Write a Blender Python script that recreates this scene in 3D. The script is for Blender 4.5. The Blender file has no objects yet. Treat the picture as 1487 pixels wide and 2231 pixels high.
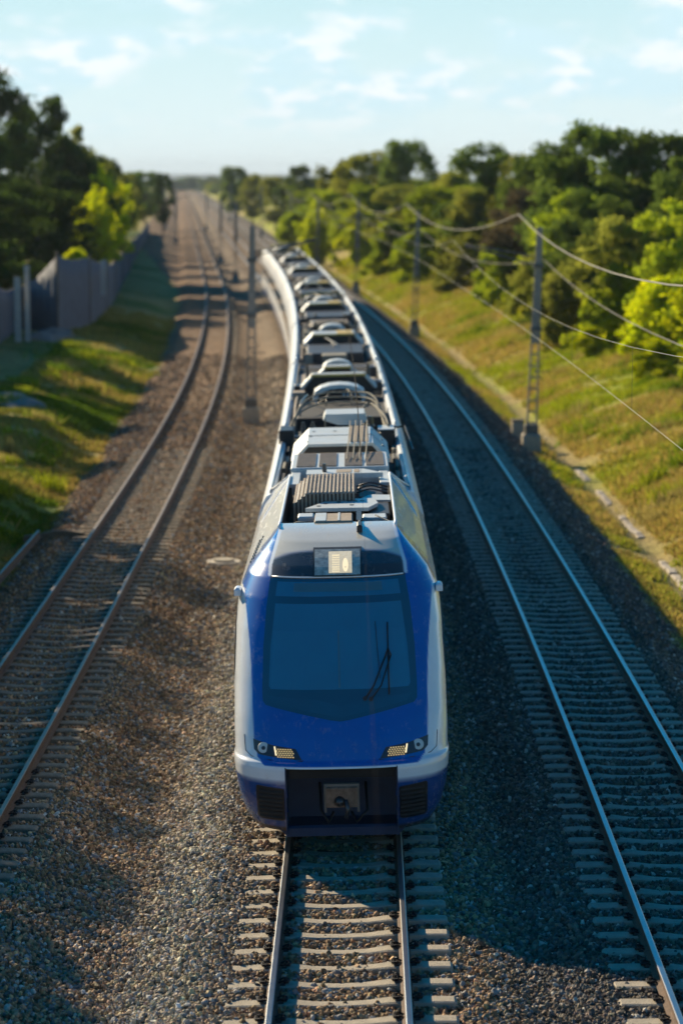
import bpy, bmesh, math, random
import numpy as np
from math import radians as R, sin, cos, pi
from mathutils import Vector, Matrix
random.seed(7); rng = np.random.default_rng(7)
S = bpy.context.scene
COL = S.collection

# ---------------------------------------------------------------- camera
cam_d = bpy.data.cameras.new('camera'); cam = bpy.data.objects.new('camera', cam_d); COL.objects.link(cam)
cam_d.sensor_fit = 'HORIZONTAL'; cam_d.sensor_width = 24; cam_d.lens = 84
cam_d.clip_start = 0.5; cam_d.clip_end = 20000
cam.location = (0, 0, 8.9); cam.rotation_euler = (R(90 - 7.957), 0, 0)
cam_d.dof.use_dof = True; cam_d.dof.focus_distance = 31.0; cam_d.dof.aperture_fstop = 0.95
S.camera = cam
# ---------------------------------------------------------------- light
EXPO = 0.80
SUN = Vector((-1.4, 1.88, 1.0)).normalized()
el = math.asin(SUN.z); az = math.atan2(SUN.x, SUN.y)
W = bpy.data.worlds.new('World'); S.world = W; W.use_nodes = True
nt = W.node_tree; nt.nodes.clear()
def N(t, **k):
    n = nt.nodes.new(t)
    for a, b in k.items(): setattr(n, a, b)
    return n
sky = N('ShaderNodeTexSky', sky_type='NISHITA', sun_disc=False, sun_elevation=el, sun_rotation=az % (2*pi))
sky.air_density = 1.0; sky.dust_density = 0.6; sky.ozone_density = 3.0
tc = N('ShaderNodeTexCoord'); sep = N('ShaderNodeSeparateXYZ'); nt.links.new(tc.outputs['Generated'], sep.inputs[0])
mp = N('ShaderNodeMapping'); mp.inputs['Scale'].default_value = (22, 22, 58); mp.inputs['Location'].default_value = (3.4, 2.2, 6.6)
nt.links.new(tc.outputs['Generated'], mp.inputs[0])
def MR(a, b, c, d, src, smooth=True):
    n = N('ShaderNodeMapRange'); n.inputs[1].default_value = a; n.inputs[2].default_value = b; n.inputs[3].default_value = c; n.inputs[4].default_value = d
    if smooth: n.interpolation_type = 'SMOOTHSTEP'
    nt.links.new(src, n.inputs[0]); return n.outputs[0]
def MUL(a, b):
    n = N('ShaderNodeMath', operation='MULTIPLY'); nt.links.new(a, n.inputs[0]); nt.links.new(b, n.inputs[1]); return n.outputs[0]
def MIX(f, a, b):
    n = N('ShaderNodeMixRGB')
    for q, v in ((0, f), (1, a), (2, b)):
        if isinstance(v, (int, float)): n.inputs[q].default_value = v
        elif isinstance(v, tuple): n.inputs[q].default_value = (*v, 1)
        else: nt.links.new(v, n.inputs[q])
    return n.outputs[0]
no = N('ShaderNodeTexNoise'); no.inputs['Scale'].default_value = .78; no.inputs['Detail'].default_value = 6; no.inputs['Roughness'].default_value = .55
nt.links.new(mp.outputs[0], no.inputs['Vector'])
Zs = sep.outputs['Z']
cloud = MUL(MUL(MR(.42, .60, 0, 1, no.outputs['Fac']), MR(.012, .035, 0, 1, Zs)), MR(.076, .13, 1, .0, Zs))
no2 = N('ShaderNodeTexNoise'); no2.inputs['Scale'].default_value = 2.6; no2.inputs['Detail'].default_value = 4; nt.links.new(mp.outputs[0], no2.inputs['Vector'])
shade = MR(.46, .60, 0, 1, no2.outputs['Fac'])
tint = N('ShaderNodeMixRGB', blend_type='MULTIPLY'); tint.inputs[0].default_value = 1
tint.inputs[2].default_value = (.0, .66, .98, 1); nt.links.new(sky.outputs[0], tint.inputs[1])
# bright pale air low over the horizon, deep blue above
low = MIX(MR(0, .075, 0, 1, Zs, False), (8.0, 8.8, 8.9), (5.5, 7.6, 8.0))
air = MIX(MR(.076, .13, .95, .0, Zs), tint.outputs[0], low)
cl = MIX(shade, (5.9, 7.9, 8.6), (8.3, 8.9, 9.2))
final = MIX(cloud, air, cl)
class _o: outputs = [final]
mx = _o
bg = N('ShaderNodeBackground'); bg.inputs[1].default_value = 0.068; nt.links.new(mx.outputs[0], bg.inputs[0])
out = N('ShaderNodeOutputWorld'); nt.links.new(bg.outputs[0], out.inputs[0])
sl = bpy.data.lights.new('sun', 'SUN'); sl.energy = 5.0; sl.angle = R(.6); sl.color = (1.0, .82, .56)
so = bpy.data.objects.new('sun', sl); COL.objects.link(so); so.rotation_euler = SUN.to_track_quat('Z', 'Y').to_euler()
S.view_settings.view_transform = 'Standard'; S.view_settings.look = 'None'; S.view_settings.gamma = 1; S.view_settings.exposure = EXPO
S.cycles.max_bounces = 6; S.cycles.diffuse_bounces = 2; S.cycles.glossy_bounces = 3; S.cycles.transmission_bounces = 4
S.cycles.transparent_max_bounces = 6; S.cycles.sample_clamp_indirect = 4

# ---------------------------------------------------------------- track course
_ss = np.arange(-60, 6001, 1.0)
_sl = np.interp(_ss, [-60, 0, 30, 50, 75, 110, 150, 200, 250, 6000], [.012, .010, .008, -.003, -.014, -.035, -.052, -.064, -.067, -.067])
_xx = np.concatenate([[0], np.cumsum(_sl[:-1])]); _xx += -.03 - np.interp(24.4, _ss, _xx)
def px(s): return np.interp(s, _ss, _xx)
def slope(s): return np.interp(s, _ss, _sl)
def uleft(s): return np.interp(s, [0, 55, 114, 185, 6000], [-5.62, -5.62, -5.3, -5.0, -5.0])
URIGHT = 4.4
CANT = R(1.45)
def TP(s, u, z, cant=0.0, off=0.0):
    """track frame -> world"""
    s = float(s); uu = u*cos(cant) - z*sin(cant) + off; zz = z*cos(cant) + u*sin(cant)
    a = math.atan(float(slope(s)))
    return (float(px(s)) + uu*cos(a), s - uu*sin(a), zz)

# value noise (numpy)
_tab = rng.random((256, 256))
def vnoise(x, y, sc):
    x = np.asarray(x)/sc; y = np.asarray(y)/sc
    xi = np.floor(x).astype(int); yi = np.floor(y).astype(int); fx = x-xi; fy = y-yi
    fx = fx*fx*(3-2*fx); fy = fy*fy*(3-2*fy)
    a = _tab[xi % 256, yi % 256]; b = _tab[(xi+1) % 256, yi % 256]; c = _tab[xi % 256, (yi+1) % 256]; d = _tab[(xi+1) % 256, (yi+1) % 256]
    return (a*(1-fx)+b*fx)*(1-fy)+(c*(1-fx)+d*fx)*fy
def fbm(x, y, sc): return .5*vnoise(x, y, sc)+.3*vnoise(x+31.7, y+9.2, sc*.45)+.2*vnoise(x-11.1, y+77, sc*.2)

_ku = [-400, -60, -40, -24, -16, -12, -10, -8.7, -8.1, -7.3, -4.1, -3.4, -2.7, -1.7, 1.7, 2.25, 2.8, 6.0, 7.2, 7.8, 8.35, 8.9, 11, 13.5, 18, 40, 400]
_kz = [2.0, 1.5, 1.2, .9, .6, .35, 0.0, -.42, -.5, -.235, -.235, -.5, -.55, -.235, -.235, -.34, -.235, -.235, -.78, -.95, -1.1, -.95, -.1, .55, 1.1, 1.6, 2.0]
def zg(x, y, rough=True):
    s = np.asarray(y, dtype=float); u = np.asarray(x, dtype=float)-px(s)
    z = np.interp(u, _ku, _kz)
    wide = np.clip((s-230)/80, 0, 1)
    z = z*(1-wide*.0)
    side = np.clip((np.abs(u+.5)-7.7)/2.5, 0, 1)
    z = z + side*(fbm(x, y, 5.0)-.5)*np.where(u < 0, .34, .5)*np.clip(1-(s-300)/400, 0, 1)
    z = z + (1-side)*(fbm(x+50, y, 1.4)-.5)*.05
    # mound on the left bank
    z = z + .35*np.exp(-((u+10.6)/1.6)**2-((s-84)/7)**2) + .35*np.exp(-((u+9.8)/1.2)**2-((s-66)/4)**2)
    return z
def zgf(x, y): return float(zg(np.array([x]), np.array([y]))[0])

# ---------------------------------------------------------------- helpers
def tag(o, label=None, cat=None, group=None, kind=None):
    if label: o['label'] = label
    if cat: o['category'] = cat
    if group: o['group'] = group
    if kind: o['kind'] = kind
    return o
def empty(name, loc, label, cat, group=None, rz=0):
    o = bpy.data.objects.new(name, None); COL.objects.link(o); o.location = loc; o.rotation_euler = (0, 0, rz); o.empty_display_size = .3
    return tag(o, label, cat, group)
class MB:
    def __init__(s): s.v = []; s.f = []; s.c = []
    def add(s, vs, fs):
        b = len(s.v); s.v += [tuple(v) for v in vs]; s.f += [tuple(b+i for i in f) for f in fs]; return s
    def box(s, x0, x1, y0, y1, z0, z1, bev=0):
        vs = [(x, y, z) for z in (z0, z1) for x, y in ((x0, y0), (x1, y0), (x1, y1), (x0, y1))]
        if bev:
            b = min(bev, abs(x1-x0)*.3, abs(y1-y0)*.3, abs(z1-z0)*.45)
            vs = [(x, y, z) for z in (z0, z1-b) for x, y in ((x0, y0), (x1, y0), (x1, y1), (x0, y1))]
            vs += [(x, y, z1) for x, y in ((x0+b, y0+b), (x1-b, y0+b), (x1-b, y1-b), (x0+b, y1-b))]
            return s.add(vs, [(3, 2, 1, 0), (0, 1, 5, 4), (1, 2, 6, 5), (2, 3, 7, 6), (3, 0, 4, 7), (4, 5, 9, 8), (5, 6, 10, 9), (6, 7, 11, 10), (7, 4, 8, 11), (8, 9, 10, 11)])
        return s.add(vs, [(3, 2, 1, 0), (4, 5, 6, 7), (0, 1, 5, 4), (1, 2, 6, 5), (2, 3, 7, 6), (3, 0, 4, 7)])
    def prism(s, poly, a0, a1, axis='y'):
        n = len(poly)
        def P(p, q, a): return (p, a, q) if axis == 'y' else ((a, p, q) if axis == 'x' else (p, q, a))
        vs = [P(p, q, a0) for p, q in poly]+[P(p, q, a1) for p, q in poly]
        return s.add(vs, [tuple(range(n))[::-1], tuple(range(n, 2*n))]+[(i, (i+1) % n, n+(i+1) % n, n+i) for i in range(n)])
    def tube(s, pts, r, n=8, r1=None, caps=True):
        pts = [Vector(p) for p in pts]; m = len(pts); vs = []; up = None
        for i, p in enumerate(pts):
            t = (pts[min(i+1, m-1)]-pts[max(i-1, 0)]).normalized()
            a = t.orthogonal().normalized() if up is None else (up-t*up.dot(t)).normalized()
            up = a; b = t.cross(a); rr = r if r1 is None else r+(r1-r)*i/(m-1)
            vs += [p+a*rr*cos(2*pi*k/n)+b*rr*sin(2*pi*k/n) for k in range(n)]
        fs = [(i*n+k, i*n+(k+1) % n, (i+1)*n+(k+1) % n, (i+1)*n+k) for i in range(m-1) for k in range(n)]
        if caps: fs += [tuple(range(n))[::-1], tuple(range((m-1)*n, m*n))]
        return s.add(vs, fs)
    def cyl(s, c, r, h, n=16, r1=None, axis=(0, 0, 1)):
        a = Vector(axis).normalized(); c = Vector(c)
        return s.tube([c, c+a*h], r, n, r1)
    def build(s, name, mat, parent=None, smooth=False, fn=None):
        me = bpy.data.meshes.new(name)
        v = [fn(*p) for p in s.v] if fn else s.v
        me.from_pydata(v, [], s.f)
        bm = bmesh.new(); bm.from_mesh(me); bmesh.ops.recalc_face_normals(bm, faces=bm.faces); bm.to_mesh(me); bm.free()
        if smooth: 
            me.polygons.foreach_set('use_smooth', [True]*len(me.polygons))
        me.materials.append(mat)
        o = bpy.data.objects.new(name, me); COL.objects.link(o)
        if parent: o.parent = parent
        return o
def auto(o, ang=35):
    me = o.data; me.polygons.foreach_set('use_smooth', [True]*len(me.polygons)); me.set_sharp_from_angle(angle=R(ang)); return o
def np_mesh(name, V, F, mat, parent=None, cols=None, smooth=False):
    """V (n,3); F (m,k)"""
    V = np.asarray(V, dtype=np.float32); F = np.asarray(F, dtype=np.int32); k = F.shape[1]
    me = bpy.data.meshes.new(name); me.vertices.add(len(V)); me.vertices.foreach_set('co', V.ravel())
    me.loops.add(F.size); me.loops.foreach_set('vertex_index', F.ravel())
    me.polygons.add(len(F)); me.polygons.foreach_set('loop_start', np.arange(0, F.size, k, dtype=np.int32))
    if smooth: me.polygons.foreach_set('use_smooth', np.ones(len(F), dtype=bool))
    if cols is not None:
        ca = me.color_attributes.new('Col', 'FLOAT_COLOR', 'POINT'); c = np.ones((len(V), 4), dtype=np.float32); c[:, :3] = cols; ca.data.foreach_set('color', c.ravel())
    me.update(calc_edges=True); me.materials.append(mat)
    o = bpy.data.objects.new(name, me); COL.objects.link(o)
    if parent: o.parent = parent
    return o
def copy_tree(o, parent=None):
    c = o.copy(); COL.objects.link(c)
    if parent: c.parent = parent
    for ch in list(o.children): copy_tree(ch, c)
    return c

# ---------------------------------------------------------------- materials
MATS = {}
def mat(name, col, rough=.7, metal=0, var=.25, sc=6, bump=0, bsc=40, col2=None, coat=0, attr=False, emis=None, es=0, dirt=None, spec=None):
    if name in MATS: return MATS[name]
    m = bpy.data.materials.new(name); m.use_nodes = True; t = m.node_tree; b = t.nodes['Principled BSDF']
    b.inputs['Roughness'].default_value = rough; b.inputs['Metallic'].default_value = metal
    if coat: b.inputs['Coat Weight'].default_value = coat; b.inputs['Coat Roughness'].default_value = .06
    if spec is not None: b.inputs['Specular IOR Level'].default_value = spec
    co = t.nodes.new('ShaderNodeTexCoord')
    n = t.nodes.new('ShaderNodeTexNoise'); n.inputs['Scale'].default_value = sc; n.inputs['Detail'].default_value = 6; n.inputs['Roughness'].default_value = .6
    t.links.new(co.outputs['Object'], n.inputs['Vector'])
    mr = t.nodes.new('ShaderNodeMapRange'); mr.inputs[1].default_value = .3; mr.inputs[2].default_value = .7; t.links.new(n.outputs['Fac'], mr.inputs[0])
    if attr:
        a = t.nodes.new('ShaderNodeVertexColor'); a.layer_name = 'Col'
        mm = t.nodes.new('ShaderNodeMixRGB'); mm.blend_type = 'MULTIPLY'; mm.inputs[0].default_value = 1
        g = t.nodes.new('ShaderNodeMapRange'); g.inputs[1].default_value = 0; g.inputs[2].default_value = 1; g.inputs[3].default_value = 1-var; g.inputs[4].default_value = 1+var
        t.links.new(mr.outputs[0], g.inputs[0]); t.links.new(a.outputs[0], mm.inputs[1]); t.links.new(g.outputs[0], mm.inputs[2]); src = mm.outputs[0]
    else:
        mm = t.nodes.new('ShaderNodeMixRGB'); c2 = col2 or tuple(c*(1-var) for c in col)
        mm.inputs[1].default_value = (*c2, 1); mm.inputs[2].default_value = (*col, 1); t.links.new(mr.outputs[0], mm.inputs[0]); src = mm.outputs[0]
    if dirt:
        n2 = t.nodes.new('ShaderNodeTexNoise'); n2.inputs['Scale'].default_value = 2.2; n2.inputs['Detail'].default_value = 9; n2.inputs['Roughness'].default_value = .75
        t.links.new(co.outputs['Object'], n2.inputs['Vector'])
        r2 = t.nodes.new('ShaderNodeMapRange'); r2.inputs[1].default_value = .45; r2.inputs[2].default_value = .75; r2.inputs[4].default_value = dirt
        t.links.new(n2.outputs['Fac'], r2.inputs[0])
        m3 = t.nodes.new('ShaderNodeMixRGB'); m3.inputs[2].default_value = (.16, .12, .08, 1); t.links.new(r2.outputs[0], m3.inputs[0]); t.links.new(src, m3.inputs[1]); src = m3.outputs[0]
        r3 = t.nodes.new('ShaderNodeMath'); r3.operation = 'ADD'; r3.inputs[1].default_value = rough; t.links.new(r2.outputs[0], r3.inputs[0]); t.links.new(r3.outputs[0], b.inputs['Roughness'])
    t.links.new(src, b.inputs['Base Color'])
    if bump:
        nb = t.nodes.new('ShaderNodeTexNoise'); nb.inputs['Scale'].default_value = bsc; nb.inputs['Detail'].default_value = 5
        t.links.new(co.outputs['Object'], nb.inputs['Vector'])
        bp = t.nodes.new('ShaderNodeBump'); bp.inputs['Strength'].default_value = bump; bp.inputs['Distance'].default_value = .02
        t.links.new(nb.outputs['Fac'], bp.inputs['Height']); t.links.new(bp.outputs[0], b.inputs['Normal'])
    if emis:
        b.inputs['Emission Color'].default_value = (*emis, 1); b.inputs['Emission Strength'].default_value = es
    MATS[name] = m; return m
M_rail = mat('rail_steel', (.42, .42, .42), .28, .9, .2, 3)
M_railrust = mat('rail_rust', (.13, .075, .045), .8, .1, .5, 12, .4, 60)
M_railtop_rust = mat('worn_rusty_rail_top', (.24, .17, .12), .5, .5, .35, 5)
M_conc = mat('sleeper_concrete', (.44, .38, .29), .9, 0, .3, 9, .5, 70)
M_concdark = mat('old_sleeper', (.27, .215, .15), .95, 0, .45, 7, .6, 50)
M_clip = mat('clip_steel', (.035, .03, .028), .6, .5, .4, 20)
M_white = mat('white_paint', (.80, .83, .87), .35, 0, .06, 2, coat=.3, dirt=.08)
M_silver = mat('silver_paint', (.50, .52, .54), .3, .35, .1, 3, coat=.4, dirt=.2)
M_blue = mat('blue_paint', (.008, .07, .32), .3, 0, .12, 3, coat=.6, dirt=.05)
M_black = mat('black_plastic', (.012, .013, .015), .45, 0, .3, 20)
M_rubber = mat('black_rubber', (.01, .01, .011), .8, 0, .3, 20)
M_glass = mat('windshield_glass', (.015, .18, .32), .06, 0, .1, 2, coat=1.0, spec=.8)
M_glass2 = mat('inner_glass', (.013, .18, .32), .07, 0, .15, 1.2, coat=1.0, spec=.9)  # blue base colour stands in for the sky mirrored in the pane
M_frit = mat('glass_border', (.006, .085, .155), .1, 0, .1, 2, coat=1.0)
M_disp = mat('display_board', (.05, .17, .23), .35, 0, .1, 4)
M_roofgrey = mat('roof_grey', (.40, .39, .36), .55, .1, .2, 5, .15, 40, dirt=.4)
M_roofdark = mat('roof_well_dark', (.018, .018, .019), .8, 0, .4, 5)
M_hood = mat('hood_white', (.62, .65, .64), .4, .1, .1, 4, dirt=.22)
M_grille = mat('grille_dark', (.05, .045, .045), .5, .4, .3, 30)
M_beige = mat('beige_panel', (.36, .29, .22), .7, 0, .25, 8, .2, 40, dirt=.3)
M_yellow = mat('yellow_paint', (.60, .42, .09), .5, 0, .15, 4, dirt=.2)
M_cable = mat('cable_grey', (.24, .22, .17), .8, 0, .3, 9)
M_insul = mat('insulator_dark', (.02, .022, .028), .35, 0, .2, 9, coat=.5)
M_steel = mat('galvanised_steel', (.16, .15, .13), .6, .4, .35, 6)
M_poleconc = mat('pole_paint', (.34, .30, .25), .75, .1, .35, 3, .2, 30)
M_coupler = mat('coupler_steel', (.25, .17, .12), .55, .5, .6, 9, .5, 40)
M_wire = mat('copper_wire', (.11, .105, .08), .45, .6, .2, 3)
M_lamp = mat('lamp_glass_lit', (.5, .5, .45), .2, 0, .1, 3, emis=(1, .80, .45), es=.6)
M_led = mat('led_lit', (.6, .5, .3), .3, 0, .1, 3, emis=(1, .74, .30), es=.32)
M_reflector = mat('reflector_chrome', (.62, .64, .60), .3, .2, .1, 5)
M_lensg = mat('lamp_box_glass', (.62, .62, .54), .3, 0, .6, 14, coat=.5)
M_fence = mat('grey_fence_sheet', (.13, .14, .165), .85, 0, .3, 1.5, .3, 12)
M_post = mat('pale_post', (.50, .47, .42), .8, 0, .2, 3)
M_tarp = mat('pale_tarp', (.22, .18, .15), .8, 0, .35, 2)
M_bark = mat('bark', (.10, .075, .05), .9, 0, .4, 6, .7, 20)
M_slab = mat('pale_slab', (.50, .44, .36), .9, 0, .3, 4, .4, 30)
M_timber = mat('old_timber', (.20, .15, .10), .9, 0, .4, 8, .4, 30)
M_roofhouse = mat('pale_roof', (.55, .50, .48), .8, 0, .15, 3)
M_hill = mat('distant_hill', (.10, .17, .21), 1, 0, .3, .002)
M_stone = None

def leaf_mat(name, c1, c2, trans=.5):
    m = bpy.data.materials.new(name); m.use_nodes = True; t = m.node_tree; t.nodes.clear()
    o = t.nodes.new('ShaderNodeOutputMaterial'); d = t.nodes.new('ShaderNodeBsdfDiffuse'); tr = t.nodes.new('ShaderNodeBsdfTranslucent'); mx = t.nodes.new('ShaderNodeMixShader')
    a = t.nodes.new('ShaderNodeVertexColor'); a.layer_name = 'Col'; s = t.nodes.new('ShaderNodeSeparateColor'); t.links.new(a.outputs[0], s.inputs[0])
    c = t.nodes.new('ShaderNodeMixRGB'); c.inputs[1].default_value = (*c1, 1); c.inputs[2].default_value = (*c2, 1); t.links.new(s.outputs[0], c.inputs[0])
    hs = t.nodes.new('ShaderNodeHueSaturation'); oi = t.nodes.new('ShaderNodeObjectInfo'); mr = t.nodes.new('ShaderNodeMapRange'); mr.inputs[3].default_value = .75; mr.inputs[4].default_value = 1.25
    t.links.new(oi.outputs['Random'], mr.inputs[0]); t.links.new(mr.outputs[0], hs.inputs['Value']); t.links.new(c.outputs[0], hs.inputs['Color'])
    t.links.new(hs.outputs[0], d.inputs[0]); t.links.new(hs.outputs[0], tr.inputs[0]); mx.inputs[0].default_value = trans
    t.links.new(d.outputs[0], mx.inputs[1]); t.links.new(tr.outputs[0], mx.inputs[2]); t.links.new(mx.outputs[0], o.inputs[0])
    return m
L_dark = leaf_mat('leaves_dark', (.065, .11, .018), (.17, .235, .034), .5)
L_deep = leaf_mat('leaves_deep', (.030, .055, .010), (.075, .115, .018), .4)
L_mid = leaf_mat('leaves_mid', (.15, .23, .012), (.38, .43, .016), .6)
L_olive = leaf_mat('leaves_olive', (.15, .18, .026), (.34, .34, .045), .55)
L_bright = leaf_mat('leaves_bright', (.30, .40, .004), (.62, .62, .006), .62)
L_brown = leaf_mat('leaves_brown', (.075, .060, .030), (.14, .11, .055), .35)
L_grass = leaf_mat('grass_blades', (1, 1, 1), (1, 1, 1), .35)
def attr_leaf(name, trans):
    m = bpy.data.materials.new(name); m.use_nodes = True; t = m.node_tree; t.nodes.clear()
    o = t.nodes.new('ShaderNodeOutputMaterial'); d = t.nodes.new('ShaderNodeBsdfDiffuse'); tr = t.nodes.new('ShaderNodeBsdfTranslucent'); mx = t.nodes.new('ShaderNodeMixShader')
    a = t.nodes.new('ShaderNodeVertexColor'); a.layer_name = 'Col'
    t.links.new(a.outputs[0], d.inputs[0]); t.links.new(a.outputs[0], tr.inputs[0]); mx.inputs[0].default_value = trans
    t.links.new(d.outputs[0], mx.inputs[1]); t.links.new(tr.outputs[0], mx.inputs[2]); t.links.new(mx.outputs[0], o.inputs[0]); return m
M_grass = attr_leaf('grass_blades2', .4)

# ---------------------------------------------------------------- ground
def lerp(a, b, t): return a+(b-a)*t[..., None]
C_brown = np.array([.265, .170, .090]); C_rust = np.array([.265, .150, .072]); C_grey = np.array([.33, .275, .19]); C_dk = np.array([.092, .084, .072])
C_dry = np.array([.37, .29, .085]); C_green = np.array([.10, .17, .014]); C_ygreen = np.array([.30, .33, .022]); C_soil = np.array([.24, .18, .10])
def zone_col(x, y):
    """returns colour and 0..1 grass-ness"""
    s = y; u = x-px(s); n1 = fbm(x, y, 3.0); n2 = fbm(x+200, y+40, 7.0); n3 = fbm(x+90, y-60, 1.1)
    e = (n1-.5)*1.5
    wide = np.clip((s-200)/120, 0, 1)
    lo = -7.9-wide*6+e*.6; hi = 7.05+wide*1.5+e*.5+(n3-.5)*.5
    bal = lerp(np.broadcast_to(C_rust, x.shape+(3,)), np.broadcast_to(C_brown, x.shape+(3,)), np.clip((u+6)/3+n3-.5, 0, 1))
    g = np.exp(-((u+2.05)/.62)**2)*.95*np.clip(1.4-s/110, .35, 1); bal = lerp(bal, np.broadcast_to(C_grey, x.shape+(3,)), np.clip(g*(.55+n3), 0, 1))
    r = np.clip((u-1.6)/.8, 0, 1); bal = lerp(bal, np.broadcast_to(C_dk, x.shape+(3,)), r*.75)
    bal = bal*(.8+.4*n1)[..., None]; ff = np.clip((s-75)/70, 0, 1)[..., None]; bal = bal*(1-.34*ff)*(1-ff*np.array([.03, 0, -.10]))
    gl = lerp(np.broadcast_to(C_green*.8, x.shape+(3,)), np.broadcast_to(C_dry*.85, x.shape+(3,)), np.clip((n2-.45)*5+.5, 0, 1))
    gr = lerp(np.broadcast_to(C_dry, x.shape+(3,)), np.broadcast_to(C_ygreen, x.shape+(3,)), np.clip((n2-.5)*4.5+.42+np.clip((u-11)/12, 0, .5)+(n3-.5)*.35-.28*np.exp(-((s-190)/70)**2)*np.clip(1-(u-9)/7, 0, 1), 0, 1))
    gr = lerp(gr, np.broadcast_to(C_soil, x.shape+(3,)), np.clip(.8-np.abs(u-8.3), 0, 1)*.6)
    gcol = np.where((u < 0)[..., None], gl, gr)
    grass = np.clip((lo-u)*2.2+.5, 0, 1)+np.clip((u-hi)*2.2+.5, 0, 1)
    # far station yard: pale ballast
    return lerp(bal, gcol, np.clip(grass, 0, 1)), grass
def grid_ground():
    sv = np.concatenate([np.arange(-40, 20, 4), np.arange(20, 62, .25), np.arange(62, 130, .5), np.arange(130, 260, 1.5), np.geomspace(260, 9000, 60)])
    uv = np.concatenate([-np.geomspace(1500, 26, 16), np.arange(-25, -12, .6), np.arange(-12, 14, .14), np.arange(14, 30, .8), np.geomspace(30, 1500, 18)])
    s, u = np.meshgrid(sv, uv, indexing='ij'); x = px(s)+u; y = s
    z = zg(x, y)
    z = np.where((s < 62) & (np.abs(u+.5) < 7.6), z+(rng.random(z.shape)-.5)*.02, z)
    V = np.stack([x, y, z], -1).reshape(-1, 3); c, _ = zone_col(x, y)
    n, m = s.shape; i = np.arange(n*m).reshape(n, m)
    F = np.stack([i[:-1, :-1], i[:-1, 1:], i[1:, 1:], i[1:, :-1]], -1).reshape(-1, 4)
    return V, F[:, ::-1], c.reshape(-1, 3)
def ground_mat():
    m = mat('ground_soil', (1, 1, 1), .95, attr=True, var=.3, sc=2.5)
    t = m.node_tree; b = t.nodes['Principled BSDF']; b.inputs['Specular IOR Level'].default_value = .2
    co = [n for n in t.nodes if n.type == 'TEX_COORD'][0]
    v = t.nodes.new('ShaderNodeTexVoronoi'); v.inputs['Scale'].default_value = 14; v.inputs['Randomness'].default_value = 1; t.links.new(co.outputs['Object'], v.inputs['Vector'])
    bp = t.nodes.new('ShaderNodeBump'); bp.inputs['Strength'].default_value = .9; bp.inputs['Distance'].default_value = .05; bp.invert = True
    t.links.new(v.outputs['Distance'], bp.inputs['Height']); t.links.new(bp.outputs[0], b.inputs['Normal'])
    mm = t.nodes.new('ShaderNodeMixRGB'); mm.blend_type = 'MULTIPLY'; mm.inputs[0].default_value = 1
    sp = t.nodes.new('ShaderNodeSeparateColor'); t.links.new(v.outputs['Color'], sp.inputs[0])
    mr = t.nodes.new('ShaderNodeMapRange'); mr.inputs[3].default_value = .55; mr.inputs[4].default_value = 1.45; t.links.new(sp.outputs[0], mr.inputs[0])
    l = b.inputs['Base Color'].links[0].from_socket; t.links.new(l, mm.inputs[1]); t.links.new(mr.outputs[0], mm.inputs[2]); t.links.new(mm.outputs[0], b.inputs['Base Color'])
    return m
V, F, c = grid_ground()
_u = V[:, 0]-px(V[:, 1]); c = c*np.where((np.abs(_u+.4) < 7.5), np.interp(V[:, 1], [60, 125], [.45, 1]), 1)[:, None]  # near bed darkened: shade between the stones put into its colour
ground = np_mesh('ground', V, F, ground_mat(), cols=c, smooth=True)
tag(ground, 'brown ballast bed with grassy banks along the tracks', 'ground', kind='structure')

# distant hills
hv = []; hf = []; k = 0
xs = np.linspace(-2600, 1800, 60)
for i, X in enumerate(xs):
    h = 9+10*vnoise(X, 0, 500)+3*vnoise(X, 5, 120)
    hv += [(X, 4700, -3), (X, 5100+120*sin(i), h), (X, 5900, h*.7), (X, 6600, -3)]
for i in range(59):
    for j in range(3): hf.append((i*4+j, i*4+4+j, i*4+5+j, i*4+1+j))
hb = MB(); hb.add(hv, hf); tag(hb.build('hills', M_hill, smooth=True), 'low blue wooded hills on the horizon', 'hills', kind='structure')

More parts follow.
